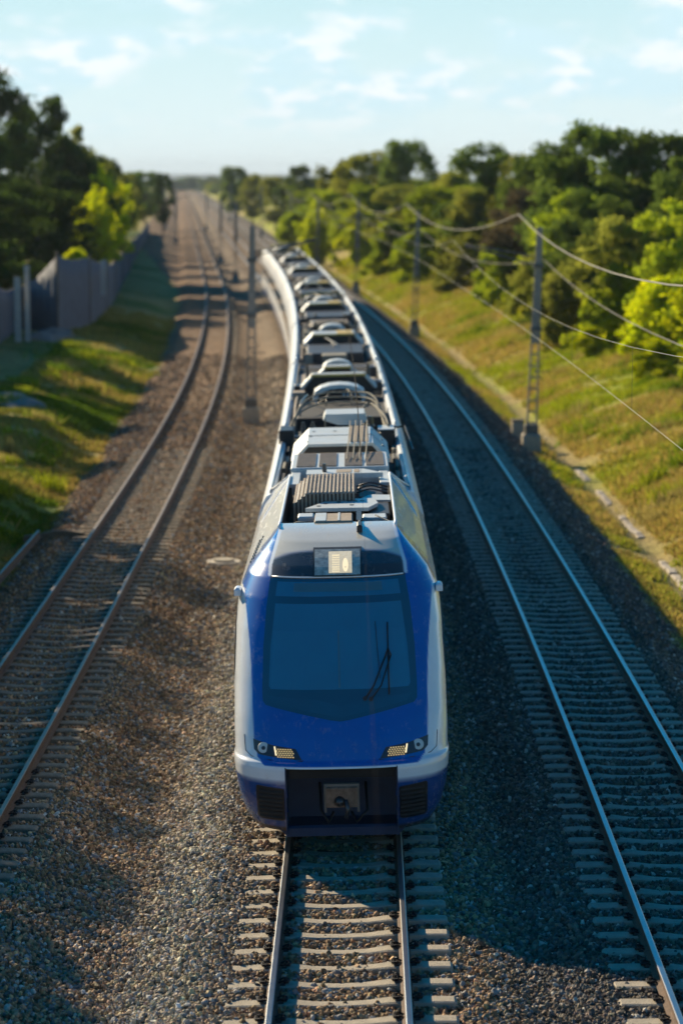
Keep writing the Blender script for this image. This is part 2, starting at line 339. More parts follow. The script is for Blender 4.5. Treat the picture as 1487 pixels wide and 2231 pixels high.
# ---------------------------------------------------------------- ballast stones (geometry-node instances, one object)
def stones():
    pts = []
    def area(s0, s1, dens):
        n = int((s1-s0)*15.3*dens); s = rng.uniform(s0, s1, n); u = rng.uniform(-8.0, 7.4, n); return s, u
    S_, U_ = [], []
    for a, b_, d in ((22.5, 28, 660), (28, 36, 560), (36, 46, 400), (46, 60, 230), (60, 75, 150), (75, 95, 80), (95, 125, 36)):
        s, u = area(a, b_, d); S_.append(s); U_.append(u)
    s = np.concatenate(S_); u = np.concatenate(U_); x = px(s)+u
    # keep what the lens or a step aside could see
    k = np.abs(x) < .150*s+1.3; s, u, x = s[k], u[k], x[k]
    # hidden below the train
    k = ~((np.abs(u-.0) < 1.1) & (s > 36)); s, u, x = s[k], u[k], x[k]
    _, gr = zone_col(x, s); k = gr < rng.random(len(s))*.9+.1; s, u, x = s[k], u[k], x[k]
    ph = (s-22.0) % .6
    onsl = np.zeros(len(s), bool)
    for uc, keep in ((0., .05), (URIGHT, .04)):
        a = (np.abs(u-uc) < 1.28) & (np.minimum(ph, .6-ph) < .115); onsl |= a & (rng.random(len(s)) > keep)
    a = (np.abs(u-uleft(s)) < 1.28) & (np.minimum(ph, .6-ph) < .13); onsl |= a & (rng.random(len(s)) > np.where(s < 64, .02, .2))
    for uc in (0., URIGHT, None):
        d = np.abs(u-(uleft(s) if uc is None else uc)); onsl |= (np.abs(d-.755) < .10)
    k = ~onsl; s, u, x = s[k], u[k], x[k]
    n = len(s); z = zg(x, s)+rng.uniform(-.012, .022, n)
    # heap against the sleepers between rails stays low
    col, _ = zone_col(x, s)
    g = np.exp(rng.normal(-.08, .42, (n, 1))).clip(.3, 2.4); w = rng.random((n, 1)) < .035
    col = col*g*(1+rng.normal(0, .05, (n, 3)))
    gy = rng.random((n, 1)) < .25; col = np.where(gy, col.mean(1, keepdims=True)*np.array([1.0, .97, .9]), col)
    col = np.where(w, np.array([.50, .46, .38])*rng.uniform(.6, 1.1, (n, 1)), col)
    sc = (.55+.85*rng.random(n)**1.4)*np.where(s > 46, 1.15, 1.0)*np.where(s > 75, 1.2, 1)
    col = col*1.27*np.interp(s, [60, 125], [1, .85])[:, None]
    me = bpy.data.meshes.new('ballast_stones'); me.vertices.add(n); me.vertices.foreach_set('co', np.stack([x, s, z], -1).astype(np.float32).ravel())
    a = me.attributes.new('rot', 'FLOAT_VECTOR', 'POINT'); a.data.foreach_set('vector', rng.uniform(0, 6.28, (n, 3)).astype(np.float32).ravel())
    a = me.attributes.new('scl', 'FLOAT', 'POINT'); a.data.foreach_set('value', sc.astype(np.float32))
    a = me.attributes.new('idx', 'INT', 'POINT'); a.data.foreach_set('value', rng.integers(0, 6, n).astype(np.int32))
    a = me.attributes.new('scol', 'FLOAT_COLOR', 'POINT'); c4 = np.ones((n, 4), dtype=np.float32); c4[:, :3] = col.clip(0.01, .8); a.data.foreach_set('color', c4.ravel())
    o = bpy.data.objects.new('ballast_stones', me); COL.objects.link(o)
    m = bpy.data.materials.new('crushed_stone'); m.use_nodes = True; t = m.node_tree; b = t.nodes['Principled BSDF']; b.inputs['Roughness'].default_value = .8; b.inputs['Specular IOR Level'].default_value = .3
    at = t.nodes.new('ShaderNodeAttribute'); at.attribute_type = 'INSTANCER'; at.attribute_name = 'scol'; t.links.new(at.outputs['Color'], b.inputs['Base Color'])
    ng = bpy.data.node_groups.new('scatter_stones', 'GeometryNodeTree'); ng.interface.new_socket('Geometry', in_out='INPUT', socket_type='NodeSocketGeometry'); ng.interface.new_socket('Geometry', in_out='OUTPUT', socket_type='NodeSocketGeometry')
    G = lambda ty: ng.nodes.new(ty); L = ng.links.new
    gi = G('NodeGroupInput'); go = G('NodeGroupOutput'); iop = G('GeometryNodeInstanceOnPoints'); j = G('GeometryNodeGeometryToInstance')
    for i in range(6):
        ic = G('GeometryNodeMeshIcoSphere'); ic.inputs['Radius'].default_value = .0275; ic.inputs['Subdivisions'].default_value = 1 if i % 2 else 2
        sp = G('GeometryNodeSetPosition'); nz = G('ShaderNodeTexNoise'); nz.noise_dimensions = '4D'; nz.inputs['W'].default_value = i*7.3; nz.inputs['Scale'].default_value = 24; nz.inputs['Detail'].default_value = 1
        sb = G('ShaderNodeVectorMath'); sb.operation = 'SUBTRACT'; sb.inputs[1].default_value = (.5, .5, .5); ml = G('ShaderNodeVectorMath'); ml.operation = 'SCALE'; ml.inputs['Scale'].default_value = .075
        L(nz.outputs['Color'], sb.inputs[0]); L(sb.outputs[0], ml.inputs[0]); L(ic.outputs['Mesh'], sp.inputs['Geometry']); L(ml.outputs[0], sp.inputs['Offset'])
        tr = G('GeometryNodeTransform'); tr.inputs['Scale'].default_value = (1.25, .95, .72); L(sp.outputs[0], tr.inputs['Geometry'])
        sm = G('GeometryNodeSetMaterial'); sm.inputs['Material'].default_value = m; L(tr.outputs[0], sm.inputs['Geometry'])
        ss = G('GeometryNodeSetShadeSmooth'); ss.inputs['Shade Smooth'].default_value = False; L(sm.outputs[0], ss.inputs['Geometry'])
        L(ss.outputs[0], j.inputs[0])
    def NA(nm, ty):
        a = G('GeometryNodeInputNamedAttribute'); a.data_type = ty; a.inputs['Name'].default_value = nm; return a.outputs['Attribute']
    L(gi.outputs[0], iop.inputs['Points']); L(j.outputs[0], iop.inputs['Instance']); iop.inputs['Pick Instance'].default_value = True
    L(NA('idx', 'INT'), iop.inputs['Instance Index']); L(NA('rot', 'FLOAT_VECTOR'), iop.inputs['Rotation']); L(NA('scl', 'FLOAT'), iop.inputs['Scale'])
    L(iop.outputs[0], go.inputs[0])
    md = o.modifiers.new('scatter', 'NODES'); md.node_group = ng
    tag(o, 'loose crushed stones of the track ballast', 'ballast', kind='stuff'); print('stones', n)
stones()

# grass tufts
def grass():
    allV, allF, allC = [], [], []; base = 0
    for (s0, s1, u0, u1, n, h) in ((46, 75, 7.0, 13, 26000, .16), (75, 130, 7.0, 15, 26000, .24), (130, 260, 7.0, 15, 30000, .38), (56, 100, -14, -7.6, 30000, .16), (100, 160, -13, -7.6, 12000, .25)):
        s = rng.uniform(s0, s1, n); u = rng.uniform(u0, u1, n); x = px(s)+u
        c, g = zone_col(x, s); cl = fbm(x, s+300, 1.3); k = (g > .55) & (cl > .38) & ~((u > 7.9) & (u < 8.75)); x, s, c, cl = x[k], s[k], c[k], cl[k]; n = len(x); z = zg(x, s)-.01
        for b in range(3):
            a = rng.uniform(0, 6.28, n); hh = h*rng.uniform(.4, 1.2, n)*(cl*1.6); w = .02+.03*rng.random(n)
            ox = rng.normal(0, .06, n); oy = rng.normal(0, .06, n); lx = rng.normal(0, .5, n)*hh; ly = rng.normal(0, .5, n)*hh
            p0 = np.stack([x+ox-np.cos(a)*w, s+oy-np.sin(a)*w, z], -1); p1 = np.stack([x+ox+np.cos(a)*w, s+oy+np.sin(a)*w, z], -1); p2 = np.stack([x+ox+lx, s+oy+ly, z+hh], -1)
            allV.append(np.stack([p0, p1, p2], 1).reshape(-1, 3)); allF.append(np.arange(3*n).reshape(-1, 3)+base); base += 3*n
            cc = c*rng.uniform(.8, 1.45, (n, 1))*np.where(rng.random((n, 1)) < .4, np.array([.95, 1.12, .7]), np.array([1.1, 1.0, .9])); allC.append(np.repeat(cc, 3, 0))
    # taller weed clumps
    for q in range(330):
        right = rng.random() < .8; s = rng.uniform(50, 230) if right else rng.uniform(60, 125); u = rng.uniform(8.9, 15.5) if right else rng.uniform(-13.5, -8.6)
        n = 150; rr = rng.uniform(.15, .55); x = px(s)+u+rng.normal(0, rr, n); y = s+rng.normal(0, rr, n); z = zg(x, y)-.01; hh = rng.uniform(.15, .6)*rng.uniform(.4, 1.1, n); a = rng.uniform(0, 6.28, n); w = rng.uniform(.015, .045, n)
        lx = rng.normal(0, .45, n)*hh; ly = rng.normal(0, .45, n)*hh
        p0 = np.stack([x-np.cos(a)*w, y-np.sin(a)*w, z], -1); p1 = np.stack([x+np.cos(a)*w, y+np.sin(a)*w, z], -1); p2 = np.stack([x+lx, y+ly, z+hh], -1)
        allV.append(np.stack([p0, p1, p2], 1).reshape(-1, 3)); allF.append(np.arange(3*n).reshape(-1, 3)+base); base += 3*n
        c0 = np.array([(.16, .24, .012), (.30, .34, .015), (.40, .33, .10)][int(rng.choice([0, 1, 2], p=[.35, .45, .2]))]); allC.append(np.repeat(c0*rng.uniform(.7, 1.3, (n, 1)), 3, 0))
    o = np_mesh('grass', np.concatenate(allV), np.concatenate(allF), M_grass, cols=np.concatenate(allC).clip(0, 1)); tag(o, 'rough grass tufts on both banks', 'grass', kind='stuff')
grass()

# ---------------------------------------------------------------- railway tracks
def rail_mesh(name, s0, s1, u, root, mt, mside, off=0, cant=0, step=1.0, bend=None):
    prof = [(-.07, -.172), (.07, -.172), (.07, -.16), (.012, -.135), (.010, -.045), (.036, -.03), (.036, -.006), (.026, 0), (-.026, 0), (-.036, -.006), (-.036, -.03), (-.010, -.045), (-.012, -.135), (-.07, -.16)]
    ss = list(np.arange(s0, min(s1, 240), step))+(list(np.geomspace(240, s1, 30)) if s1 > 240 else [s1])
    vs = []; 
    for s in ss:
        uu = u(s) if callable(u) else u
        if bend: uu += bend(s)
        for a, b in prof: vs.append(TP(s, uu+a, b, cant))
    n = len(prof); fs = []; mi = []
    for i in range(len(ss)-1):
        for k in range(n):
            fs.append((i*n+k, i*n+(k+1) % n, (i+1)*n+(k+1) % n, (i+1)*n+k)); mi.append(1 if k in (6, 7, 8) else 0)
    fs.append(tuple(range(n))); mi.append(0)
    mb = MB(); mb.add(vs, fs); o = mb.build(name, mside, root); o.data.materials.append(mt)
    o.data.polygons.foreach_set('material_index', mi); return o
def sleeper_mesh(seed, L=1.3, w=.135, dirty=False):
    r = random.Random(seed); mb = MB(); xs = [-L, -L+.03, -.95, -.55, -.3, 0, .3, .55, .95, L-.03, L]; zs = [-.21, -.185, -.176, -.176, -.205, -.212, -.205, -.176, -.176, -.185, -.21]; ws = [.8, .95, 1, 1, .85, .8, .85, 1, 1, .95, .8]
    vs = []
    for x, z, q in zip(xs, zs, ws):
        ww = w*q; z += r.uniform(-.003, .003); vs += [(x, -ww, -.40), (x, ww, -.40), (x, ww*.86, z-.012), (x, ww*.66, z), (x, -ww*.66, z), (x, -ww*.86, z-.012)]
    fs = [(i*6+k, i*6+(k+1) % 6, i*6+6+(k+1) % 6, i*6+6+k) for i in range(10) for k in range(6)]+[tuple(range(6)), tuple(range(60, 66))]
    mb.add(vs, fs); return mb
def clip_mesh():
    mb = MB()
    mb.box(-.055, .055, -.075, .075, -.176, -.165)
    mb.tube([(.06, 0, -.166), (.06, 0, -.125)], .034, 8, .022); mb.tube([(.06, 0, -.125), (.06, 0, -.098)], .016, 6)
    for sy in (-1, 1): mb.tube([(.085, sy*.03, -.158), (.09, sy*.055, -.135), (.03, sy*.06, -.128), (-.02, sy*.045, -.15)], .011, 5)
    mb.tube([(.09, -.055, -.135), (.10, 0, -.14), (.09, .055, -.135)], .011, 5)
    return mb
def track(label, uc, cant, mt, mside, msl, s0, nsl, nclip, dirty=False, nskip=0):
    uf = uc if callable(uc) else (lambda s: uc)
    root = empty('railway_track', TP(s0, uf(s0), -.2), label, 'railway track', 'railway tracks side by side')
    inv = Matrix.Translation(root.location).inverted()
    for sd in (-.7525, .7525):
        o = rail_mesh('rail', s0, 900, (lambda s, sd=sd: uf(s)+sd) , root, mt, mside, cant=0 if callable(uc) else 0)
        o.matrix_parent_inverse = inv
        if cant: 
            for v in o.data.vertices: v.co.z += (1 if sd > 0 else -1)*.7525*sin(cant)*0 + ( .02 if sd > 0 else -.02)
    protos = [sleeper_mesh(k, dirty=dirty) for k in range(4)]
    pm = []
    for mb in protos:
        o = mb.build('sleeper', msl); pm.append(o.data); bpy.data.objects.remove(o)
    co = clip_mesh().build('rail_clip', M_clip); cm = co.data; bpy.data.objects.remove(co)
    k = 0
    for i in range(int((300-s0)/.6)):
        s = 22.0+math.ceil((s0-22)/.6)*.6+i*.6
        x, y, z = TP(s, uf(s), 0); a = -math.atan(float(slope(s)))
        if k < 98:
            o = bpy.data.objects.new('sleeper', random.choice(pm)); COL.objects.link(o); o.parent = root; o.matrix_parent_inverse = inv
            o.location = (x, y+random.uniform(-.015, .015), random.uniform(-.006, .004)+(.004 if dirty else 0)); o.rotation_euler = (0, -cant*1.0, a+random.uniform(-.006, .006))
            if k < nclip:
                for sx, fl in ((-.7525, -1), (-.7525, 1), (.7525, -1), (.7525, 1)):
                    c = bpy.data.objects.new('rail_clip', cm); COL.objects.link(c); c.parent = o
                    c.location = (sx+fl*.07, 0, 0); c.rotation_euler = (0, 0, 0 if fl > 0 else pi)
        k += 1
        if k == 98:
            rs = s+.6; break
    far = MB()
    for i in range(int((230-rs)/.6)):
        s = rs+i*.6; x, y, z = TP(s, uf(s), 0)
        far.box(x-1.3, x+1.3, y-.11, y+.11, -.4, -.185-(.06 if dirty else 0))
    fo = far.build('far_sleepers', msl, root); fo.matrix_parent_inverse = inv; fo['kind'] = 'stuff'
    return root
track('main track in the middle that carries the blue train, shiny rails on pale concrete sleepers', 0.0, CANT, M_rail, M_railrust, M_conc, 21.5, 98, 20)
track('right track of bright polished rails on closely spaced pale sleepers in the train shadow', URIGHT, 0, M_rail, M_railrust, M_conc, 21.5, 98, 34)
track('left track of brown rusty rails on old half buried sleepers', uleft, 0, M_railtop_rust, M_railrust, M_concdark, 21.5, 98, 24, True)

# ---------------------------------------------------------------- the train
S0 = 30.9
def T(u, d, z): return TP(S0+d, u, z, CANT)
train = empty('passenger_train', T(0, 0, 0), 'blue and white electric multiple unit train approaching on the middle track', 'train')
TI = Matrix.Translation(train.location).inverted()
def tb(mb, name, m, parent=None, smooth=False, ang=None):
    o = mb.build(name, m, parent or train, smooth, fn=lambda x, y, z: T(x, y, z))
    if parent is None: o.matrix_parent_inverse = TI
    if ang: auto(o, ang)
    return o
def lbl(o, s): o['label'] = s; return o
# shell profile as functions of height
KZ = [.22, .45, .70, .95, 1.12, 1.19, 1.215, 1.30, 1.5, 1.7, 2.2, 2.8, 3.2, 3.46, 3.60, 3.75, 3.86, 3.93, 3.965]
KD = [.22, .10, .03, .00, .00, .02, .10, .13, .21, .31, .60, .98, 1.26, 1.46, 1.64, 1.93, 2.25, 2.62, 2.95]
KW = [1.22, 1.35, 1.42, 1.455, 1.465, 1.465, 1.45, 1.455, 1.46, 1.46, 1.46, 1.445, 1.40, 1.28, 1.165, 1.03, .93, .865, .83]
KL = [.95, 1.05, 1.1, 1.1, 1.05, 1.05, 1.0, 1.05, 1.05, 1.05, 1.1, 1.2, 1.25, 1.15, 1.0, .75, .5, .3, .2]
def fd0(z): return np.interp(z, KZ, KD)
def fW(z): return np.interp(z, KZ, KW)
def fL(z): return np.interp(z, KZ, KL)
EXn = 2.7
def fd(x, z):
    """depth of the front surface at lateral x, height z"""
    q = np.clip(np.abs(x)/fW(z), 0, 1); return fd0(z)+fL(z)*(1-(1-q**EXn)**(1/EXn))
ROOFW = .83; WELL = 3.56; DCUT = 3.35
def fend(z):
    """where the tall cab fairing ends"""
    return np.where(z > 3.62, 9.9-(z-3.62)*2.6, 19.6)
CW = np.array([.76, .79, .83]); CB = np.array([.000, .10, .44]); CS = np.array([.74, .78, .84]); CBL = np.array([.010, .065, .24]); CK = np.array([.035, .038, .042]); CRF = np.array([.66, .61, .50])
def smooth(a, b, x): t = np.clip((x-a)/(b-a), 0, 1); return t*t*(3-2*t)
def cab_shell():
    zs = np.unique(np.concatenate([np.linspace(.22, 1.12, 22), np.linspace(1.12, 1.30, 12), np.linspace(1.30, 3.2, 70), np.linspace(3.2, 3.965, 50)]))
    na = 70; rows = []
    for z in zs:
        Wz, Lz, d0 = fW(z), fL(z), fd0(z)
        th = np.linspace(0, pi/2, na); x = Wz*np.sin(th)**(2/EXn); d = d0+Lz*(1-np.cos(th)**(2/EXn))
        e = float(fend(z)); tt = np.linspace(0, 1, 26)[1:]; x = np.concatenate([x, np.full(25, Wz)]); d = np.concatenate([d, d0+Lz+(e-d0-Lz)*tt])
        rows.append((x, d, np.full_like(x, z)))
    X = np.array([np.concatenate([-r[0][::-1], r[0][1:]]) for r in rows]); D = np.array([np.concatenate([r[1][::-1], r[1][1:]]) for r in rows]); Z = np.array([np.concatenate([r[2][::-1], r[2][1:]]) for r in rows])
    n, m = X.shape; ax = np.abs(X)
    # livery (real paint areas, except the roof panel tones)
    col = np.broadcast_to(CW, X.shape+(3,)).copy()
    def put(mask, c): 
        nonlocal col; col = col*(1-mask[..., None])+c*mask[..., None]
    sidez = smooth(2.0, 2.4, D)
    xb = np.interp(Z, [1.16, 1.25, 1.5, 2.0, 2.35, 2.65, 3.0, 3.27, 3.38], [1.02, 1.12, 1.17, 1.185, 1.20, 1.225, 1.27, 1.31, 1.6])
    frontm = smooth(-.008, .008, xb-ax)*(Z > 1.165)*smooth(3.4, 3.2, D-.0*Z)
    dlim = np.interp(Z, [2.9, 3.2, 3.4, 3.6, 3.8, 3.965], [1.9, 2.3, 2.55, 2.85, 3.2, 3.5])
    blue = frontm*smooth(.02, -.02, D-dlim); put(np.clip(blue, 0, 1), CB)
    # roof panel between the shoulders: black to dusty pale, sky reflection painted in
    rw = np.interp(Z, [3.46, 3.6, 3.75, 3.965], [.93, .92, .87, .80])
    roof = smooth(-.006, .006, rw-ax)*(Z > 3.44)
    put(roof*smooth(2.05, 1.95, D), CK); put(roof*smooth(1.95, 2.05, D), CRF)
    line = smooth(.028, .018, np.abs(ax-rw-.012))*(Z > 3.47); put(line, CW)
    # shoulder side fairing silver
    put(smooth(3.15, 3.2, Z)*smooth(-.02, .02, D-dlim)*(1-roof)*(1-line), CS)
    # lower blue skirt
    zb = .95+.0*ax; put(smooth(.008, -.008, Z-zb-.16*smooth(.3, 3.0, D)), CBL)
    put(smooth(.30, .27, Z), CK)
    V = np.stack([X, D, Z], -1).reshape(-1, 3); i = np.arange(n*m).reshape(n, m)
    F = np.stack([i[:-1, :-1], i[:-1, 1:], i[1:, 1:], i[1:, :-1]], -1)
    xc = (X[:-1, :-1]+X[1:, 1:])/2; zc = (Z[:-1, :-1]+Z[1:, 1:])/2; dc = (D[:-1, :-1]+D[1:, 1:])/2
    hole = (np.abs(xc) < .735) & (zc < 1.135) & (dc < 1.0)
    F = F[~hole].reshape(-1, 4)
    # roof closing plate from last row to DCUT, then lip
    last = i[-1]; fr = [j for j in range(m) if D[-1, j] <= DCUT]
    extra = []; Vl = V.tolist(); C2 = col.reshape(-1, 3).tolist()
    # fan strips: front arc points connect straight back to DCUT line
    ids = []
    for j in fr:
        Vl.append([X[-1, j], DCUT, 3.967]); C2.append(CRF.tolist()); ids.append(len(Vl)-1)
    for a in range(len(fr)-1): extra.append([last[fr[a]], last[fr[a+1]], ids[a+1], ids[a]])
    V = np.array(Vl); C2 = np.array(C2); F = np.concatenate([F, np.array(extra)])
    return V, F, C2
V, F, c2 = cab_shell()
Vw = np.array([T(*v) for v in V])
M_shell = mat('cab_paint', (1, 1, 1), .27, attr=True, var=.06, sc=2.5, coat=.6)
t_ = M_shell.node_tree; b_s = t_.nodes['Principled BSDF']; sn = t_.nodes.new('ShaderNodeTexNoise'); sn.inputs['Scale'].default_value = 26; sn.inputs['Detail'].default_value = 8; sn.inputs['Roughness'].default_value = .8
sr = t_.nodes.new('ShaderNodeMapRange'); sr.inputs[1].default_value = .56; sr.inputs[2].default_value = .72; sr.inputs[4].default_value = .45; t_.links.new(sn.outputs['Fac'], sr.inputs[0])
sm_ = t_.nodes.new('ShaderNodeMixRGB'); sm_.inputs[2].default_value = (.22, .20, .17, 1); t_.links.new(sr.outputs[0], sm_.inputs[0]); t_.links.new(b_s.inputs['Base Color'].links[0].from_socket, sm_.inputs[1]); t_.links.new(sm_.outputs[0], b_s.inputs['Base Color'])
ra = t_.nodes.new('ShaderNodeMath'); ra.operation = 'ADD'; ra.inputs[1].default_value = .24; t_.links.new(sr.outputs[0], ra.inputs[0]); t_.links.new(ra.outputs[0], b_s.inputs['Roughness'])
shell = np_mesh('cab_body', Vw, F[:, ::-1], M_shell, train, cols=c2, smooth=True); shell.matrix_parent_inverse = TI
lbl(shell, 'glossy blue nose with white corner pillars')
# inner walls and floor of the roof well
mb = MB()
for sx in (-1, 1):
    zt = 3.965
    mb.add([(sx*.83, DCUT, zt), (sx*.83, 9.0, zt), (sx*.80, 9.0, WELL), (sx*.80, DCUT, WELL)], [(0, 1, 2, 3)])
    mb.add([(sx*.83, 9.0, zt), (sx*1.13, 9.9, 3.63), (sx*1.10, 9.9, 3.44), (sx*.80, 9.0, 3.44)], [(0, 1, 2, 3)])
mb.box(-.84, .84, DCUT-.02, 9.6, WELL-.1, WELL); mb.add([(-.83, DCUT, 3.965), (.83, DCUT, 3.965), (.83, DCUT, WELL), (-.83, DCUT, WELL)], [(0, 1, 2, 3)])
tb(mb, 'roof_well', M_roofdark)
# trim rails on the roof shoulders
for sx in (-1, 1):
    mb = MB(); pts = [(sx*.835, d, 3.972) for d in np.arange(2.95, 9.05, .5)]
    mb.tube(pts, .022, 6); tb(mb, 'roof_edge_trim', M_white, smooth=True)
    # corner fairing door seam + arc
    mb = MB(); mb.tube([(sx*1.34, 5.6, 3.30), (sx*1.20, 7.2, 3.565), (sx*1.0, 8.2, 3.79), (sx*.86, 8.7, 3.95)], .012, 5); mb.tube([(sx*1.17, 9.75, 3.64), (sx*1.0, 9.45, 3.79), (sx*.84, 9.05, 3.97)], .022, 6)
    tb(mb, 'fairing_edge', M_white, smooth=True)
# vent holes in the left fairing
mb = MB()
for k in range(9):
    d = 2.75+k*.17
    for q in range(2):
        z = 3.50+q*.055+k*.012; x = float(fW(z)); mb.box(-x-.012, -x+.03, d, d+.07, z-.016, z+.016)
tb(mb, 'vent_slots', M_black)

def front_patch(poly, proud, name, m, parent=None, res=.035, thick=.0):
    """panel on the nose: polygon in (x,z), laid on the shell surface"""
    xs = [p[0] for p in poly]; zs = [p[1] for p in poly]; me = bpy.data.meshes.new(name); bm = bmesh.new()
    f = bm.faces.new([bm.verts.new((x, 0, z)) for x, z in poly])
    for ax_, lo, hi, nr in ((0, min(xs), max(xs), (1, 0, 0)), (2, min(zs), max(zs), (0, 0, 1))):
        k = lo+res
        while k < hi-1e-4:
            co = (k, 0, 0) if ax_ == 0 else (0, 0, k)
            bmesh.ops.bisect_plane(bm, geom=bm.verts[:]+bm.edges[:]+bm.faces[:], plane_co=co, plane_no=nr); k += res
    edges = [e for e in bm.edges if e.is_boundary]
    r = bmesh.ops.extrude_edge_only(bm, edges=edges); newv = set(g for g in r['geom'] if isinstance(g, bmesh.types.BMVert))
    for v in bm.verts:
        x, z = v.co.x, v.co.z; d = float(fd(x, z)); v.co = T(x, d-(proud if v not in newv else -.012), z)
    bmesh.ops.recalc_face_normals(bm, faces=bm.faces); bm.to_mesh(me); bm.free(); me.polygons.foreach_set('use_smooth', [True]*len(me.polygons)); me.set_sharp_from_angle(angle=R(50)); me.materials.append(m)
    o = bpy.data.objects.new(name, me); COL.objects.link(o); o.parent = parent or train
    if parent is None: o.matrix_parent_inverse = TI
    return o
ws = [(-.93, 3.455), (.93, 3.455), (.985, 3.1), (1.03, 2.6), (1.045, 2.1), (1.04, 1.95), (1.0, 1.90), (.5, 1.80), (.12, 1.725), (0, 1.71), (-.12, 1.725), (-.5, 1.80), (-1.0, 1.90), (-1.04, 1.95), (-1.045, 2.1), (-1.03, 2.6), (-.985, 3.1)]
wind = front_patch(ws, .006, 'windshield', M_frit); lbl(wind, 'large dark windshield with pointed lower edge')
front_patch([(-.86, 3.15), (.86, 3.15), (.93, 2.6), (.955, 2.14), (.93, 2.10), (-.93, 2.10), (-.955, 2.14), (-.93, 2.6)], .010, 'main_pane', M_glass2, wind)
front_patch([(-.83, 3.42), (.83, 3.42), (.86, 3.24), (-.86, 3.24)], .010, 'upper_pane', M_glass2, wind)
front_patch([(-.60, 3.405), (.60, 3.405), (.61, 3.30), (-.61, 3.30)], .014, 'destination_display', M_disp, wind)
front_patch([(-.97, 2.02), (-.3, 1.98), (0, 1.90), (.3, 1.98), (.97, 2.02), (.9, 1.93), (.02, 1.76), (-.02, 1.76), (-.9, 1.93)], .009, 'dashboard_edge', mat('lower_glass_band', (.008, .10, .18), .1, 0, .15, 3, coat=1.0), wind)
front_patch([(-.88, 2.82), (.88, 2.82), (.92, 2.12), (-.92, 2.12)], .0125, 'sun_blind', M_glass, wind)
front_patch([(-.012, 2.82), (.012, 2.82), (.012, 2.12), (-.012, 2.12)], .014, 'centre_mullion', M_disp, wind)
# seal line under the roof lamp
mb = MB(); mb.tube([(x, float(fd(x, 3.475))-.012, 3.475) for x in np.linspace(-.9, .9, 15)], .012, 6); tb(mb, 'windshield_trim', M_white, smooth=True)
# wiper
def on(x, z, out=.03): return (x, float(fd(x, z))-out, z)
wip = None
mb = MB(); mb.tube([on(.34, 1.98, .03), on(.46, 2.14, .05), on(.63, 2.50, .05)], .012, 6); wip = tb(mb, 'wiper', M_black, smooth=True)
mb = MB(); mb.tube([on(.42, 1.97, .03), on(.56, 2.14, .05), on(.70, 2.50, .05)], .010, 6); tb(mb, 'wiper_arm', M_black, wip, smooth=True)
mb = MB(); mb.tube([on(.665, 2.02, .03), on(.665, 2.4, .045), on(.665, 2.9, .03)], .010, 6); mb.tube([on(.63, 2.50, .05), on(.665, 2.60, .05), on(.70, 2.50, .05)], .012, 6); tb(mb, 'wiper_blade', M_black, wip, smooth=True)
mb = MB(); mb.tube([on(.50, 2.92, .02), on(.52, 2.6, .03), on(.55, 2.22, .02)], .005, 5); tb(mb, 'washer_hose', M_black, wip)
for x, z in ((.34, 1.98), (.42, 1.97)):
    mb = MB(); mb.cyl(on(x, z, .0), .03, .05, 10, axis=(0, -1, .3)); tb(mb, 'pivot', M_black, wip)
# roof lamp box
mb = MB(); zz = [3.50, 3.60, 3.70, 3.80]
def rp(x, z, out): return (x, float(fd(x, z))-out, z)
vs = [rp(x, z, .05) for z in (3.49, 3.60, 3.70, 3.80) for x in np.linspace(-.335, .335, 5)]+[rp(x, z, -.04) for z in (3.49, 3.60, 3.70, 3.80) for x in (-.335, .335)]
fs = [(r*5+k, r*5+k+1, (r+1)*5+k+1, (r+1)*5+k) for r in range(3) for k in range(4)]
fs += [(r*5, (r+1)*5, 20+(r+1)*2, 20+r*2) for r in range(3)]+[(r*5+4, (r+1)*5+4, 21+(r+1)*2, 21+r*2) for r in range(3)]+[(0, 1, 2, 3, 4, 21, 20), (15, 16, 17, 18, 19, 27, 26)]
mb.add(vs, fs); rl = tb(mb, 'roof_headlight', M_black, ang=30); lbl(rl, 'square roof headlight above the windshield, lamps lit')
mb = MB(); vs = [rp(x, z, .062) for z in (3.505, 3.55, 3.60, 3.65, 3.70, 3.785) for x in np.linspace(-.315, .315, 9)]; mb.add(vs, [(r*9+k, r*9+k+1, r*9+k+10, r*9+k+9) for r in range(5) for k in range(8)]); tb(mb, 'cover_glass', M_lensg, rl)
M_soft = mat('lamp_glow', (.5, .5, .42), .3, 0, .5, 18, emis=(1, .84, .55), es=.30)
mb = MB(); vs = [rp(x, z, .069) for z in (3.53, 3.60, 3.68, 3.765) for x in np.linspace(-.12, .20, 5)]; mb.add(vs, [(r*5+k, r*5+k+1, r*5+k+6, r*5+k+5) for r in range(3) for k in range(4)]); tb(mb, 'lamp', M_soft, rl)
mb = MB(); vs = [rp(.11, 3.62, .078)]+[rp(.11+.040*cos(a_), 3.62+.075*sin(a_), .074) for a_ in np.linspace(0, 2*pi, 17)[:-1]]; mb.add(vs, [(0, 1+k, 1+(k+1) % 16) for k in range(16)]); tb(mb, 'bulb', M_lamp, rl)
mb = MB()
for a in range(4):
    for b_ in range(8):
        x = -.06+a*.026; z = 3.55+b_*.025; p = rp(x, z, .073); mb.box(p[0]-.007, p[0]+.007, p[1]-.004, p[1]+.01, z-.006, z+.006)
tb(mb, 'led_array', M_lamp, rl)
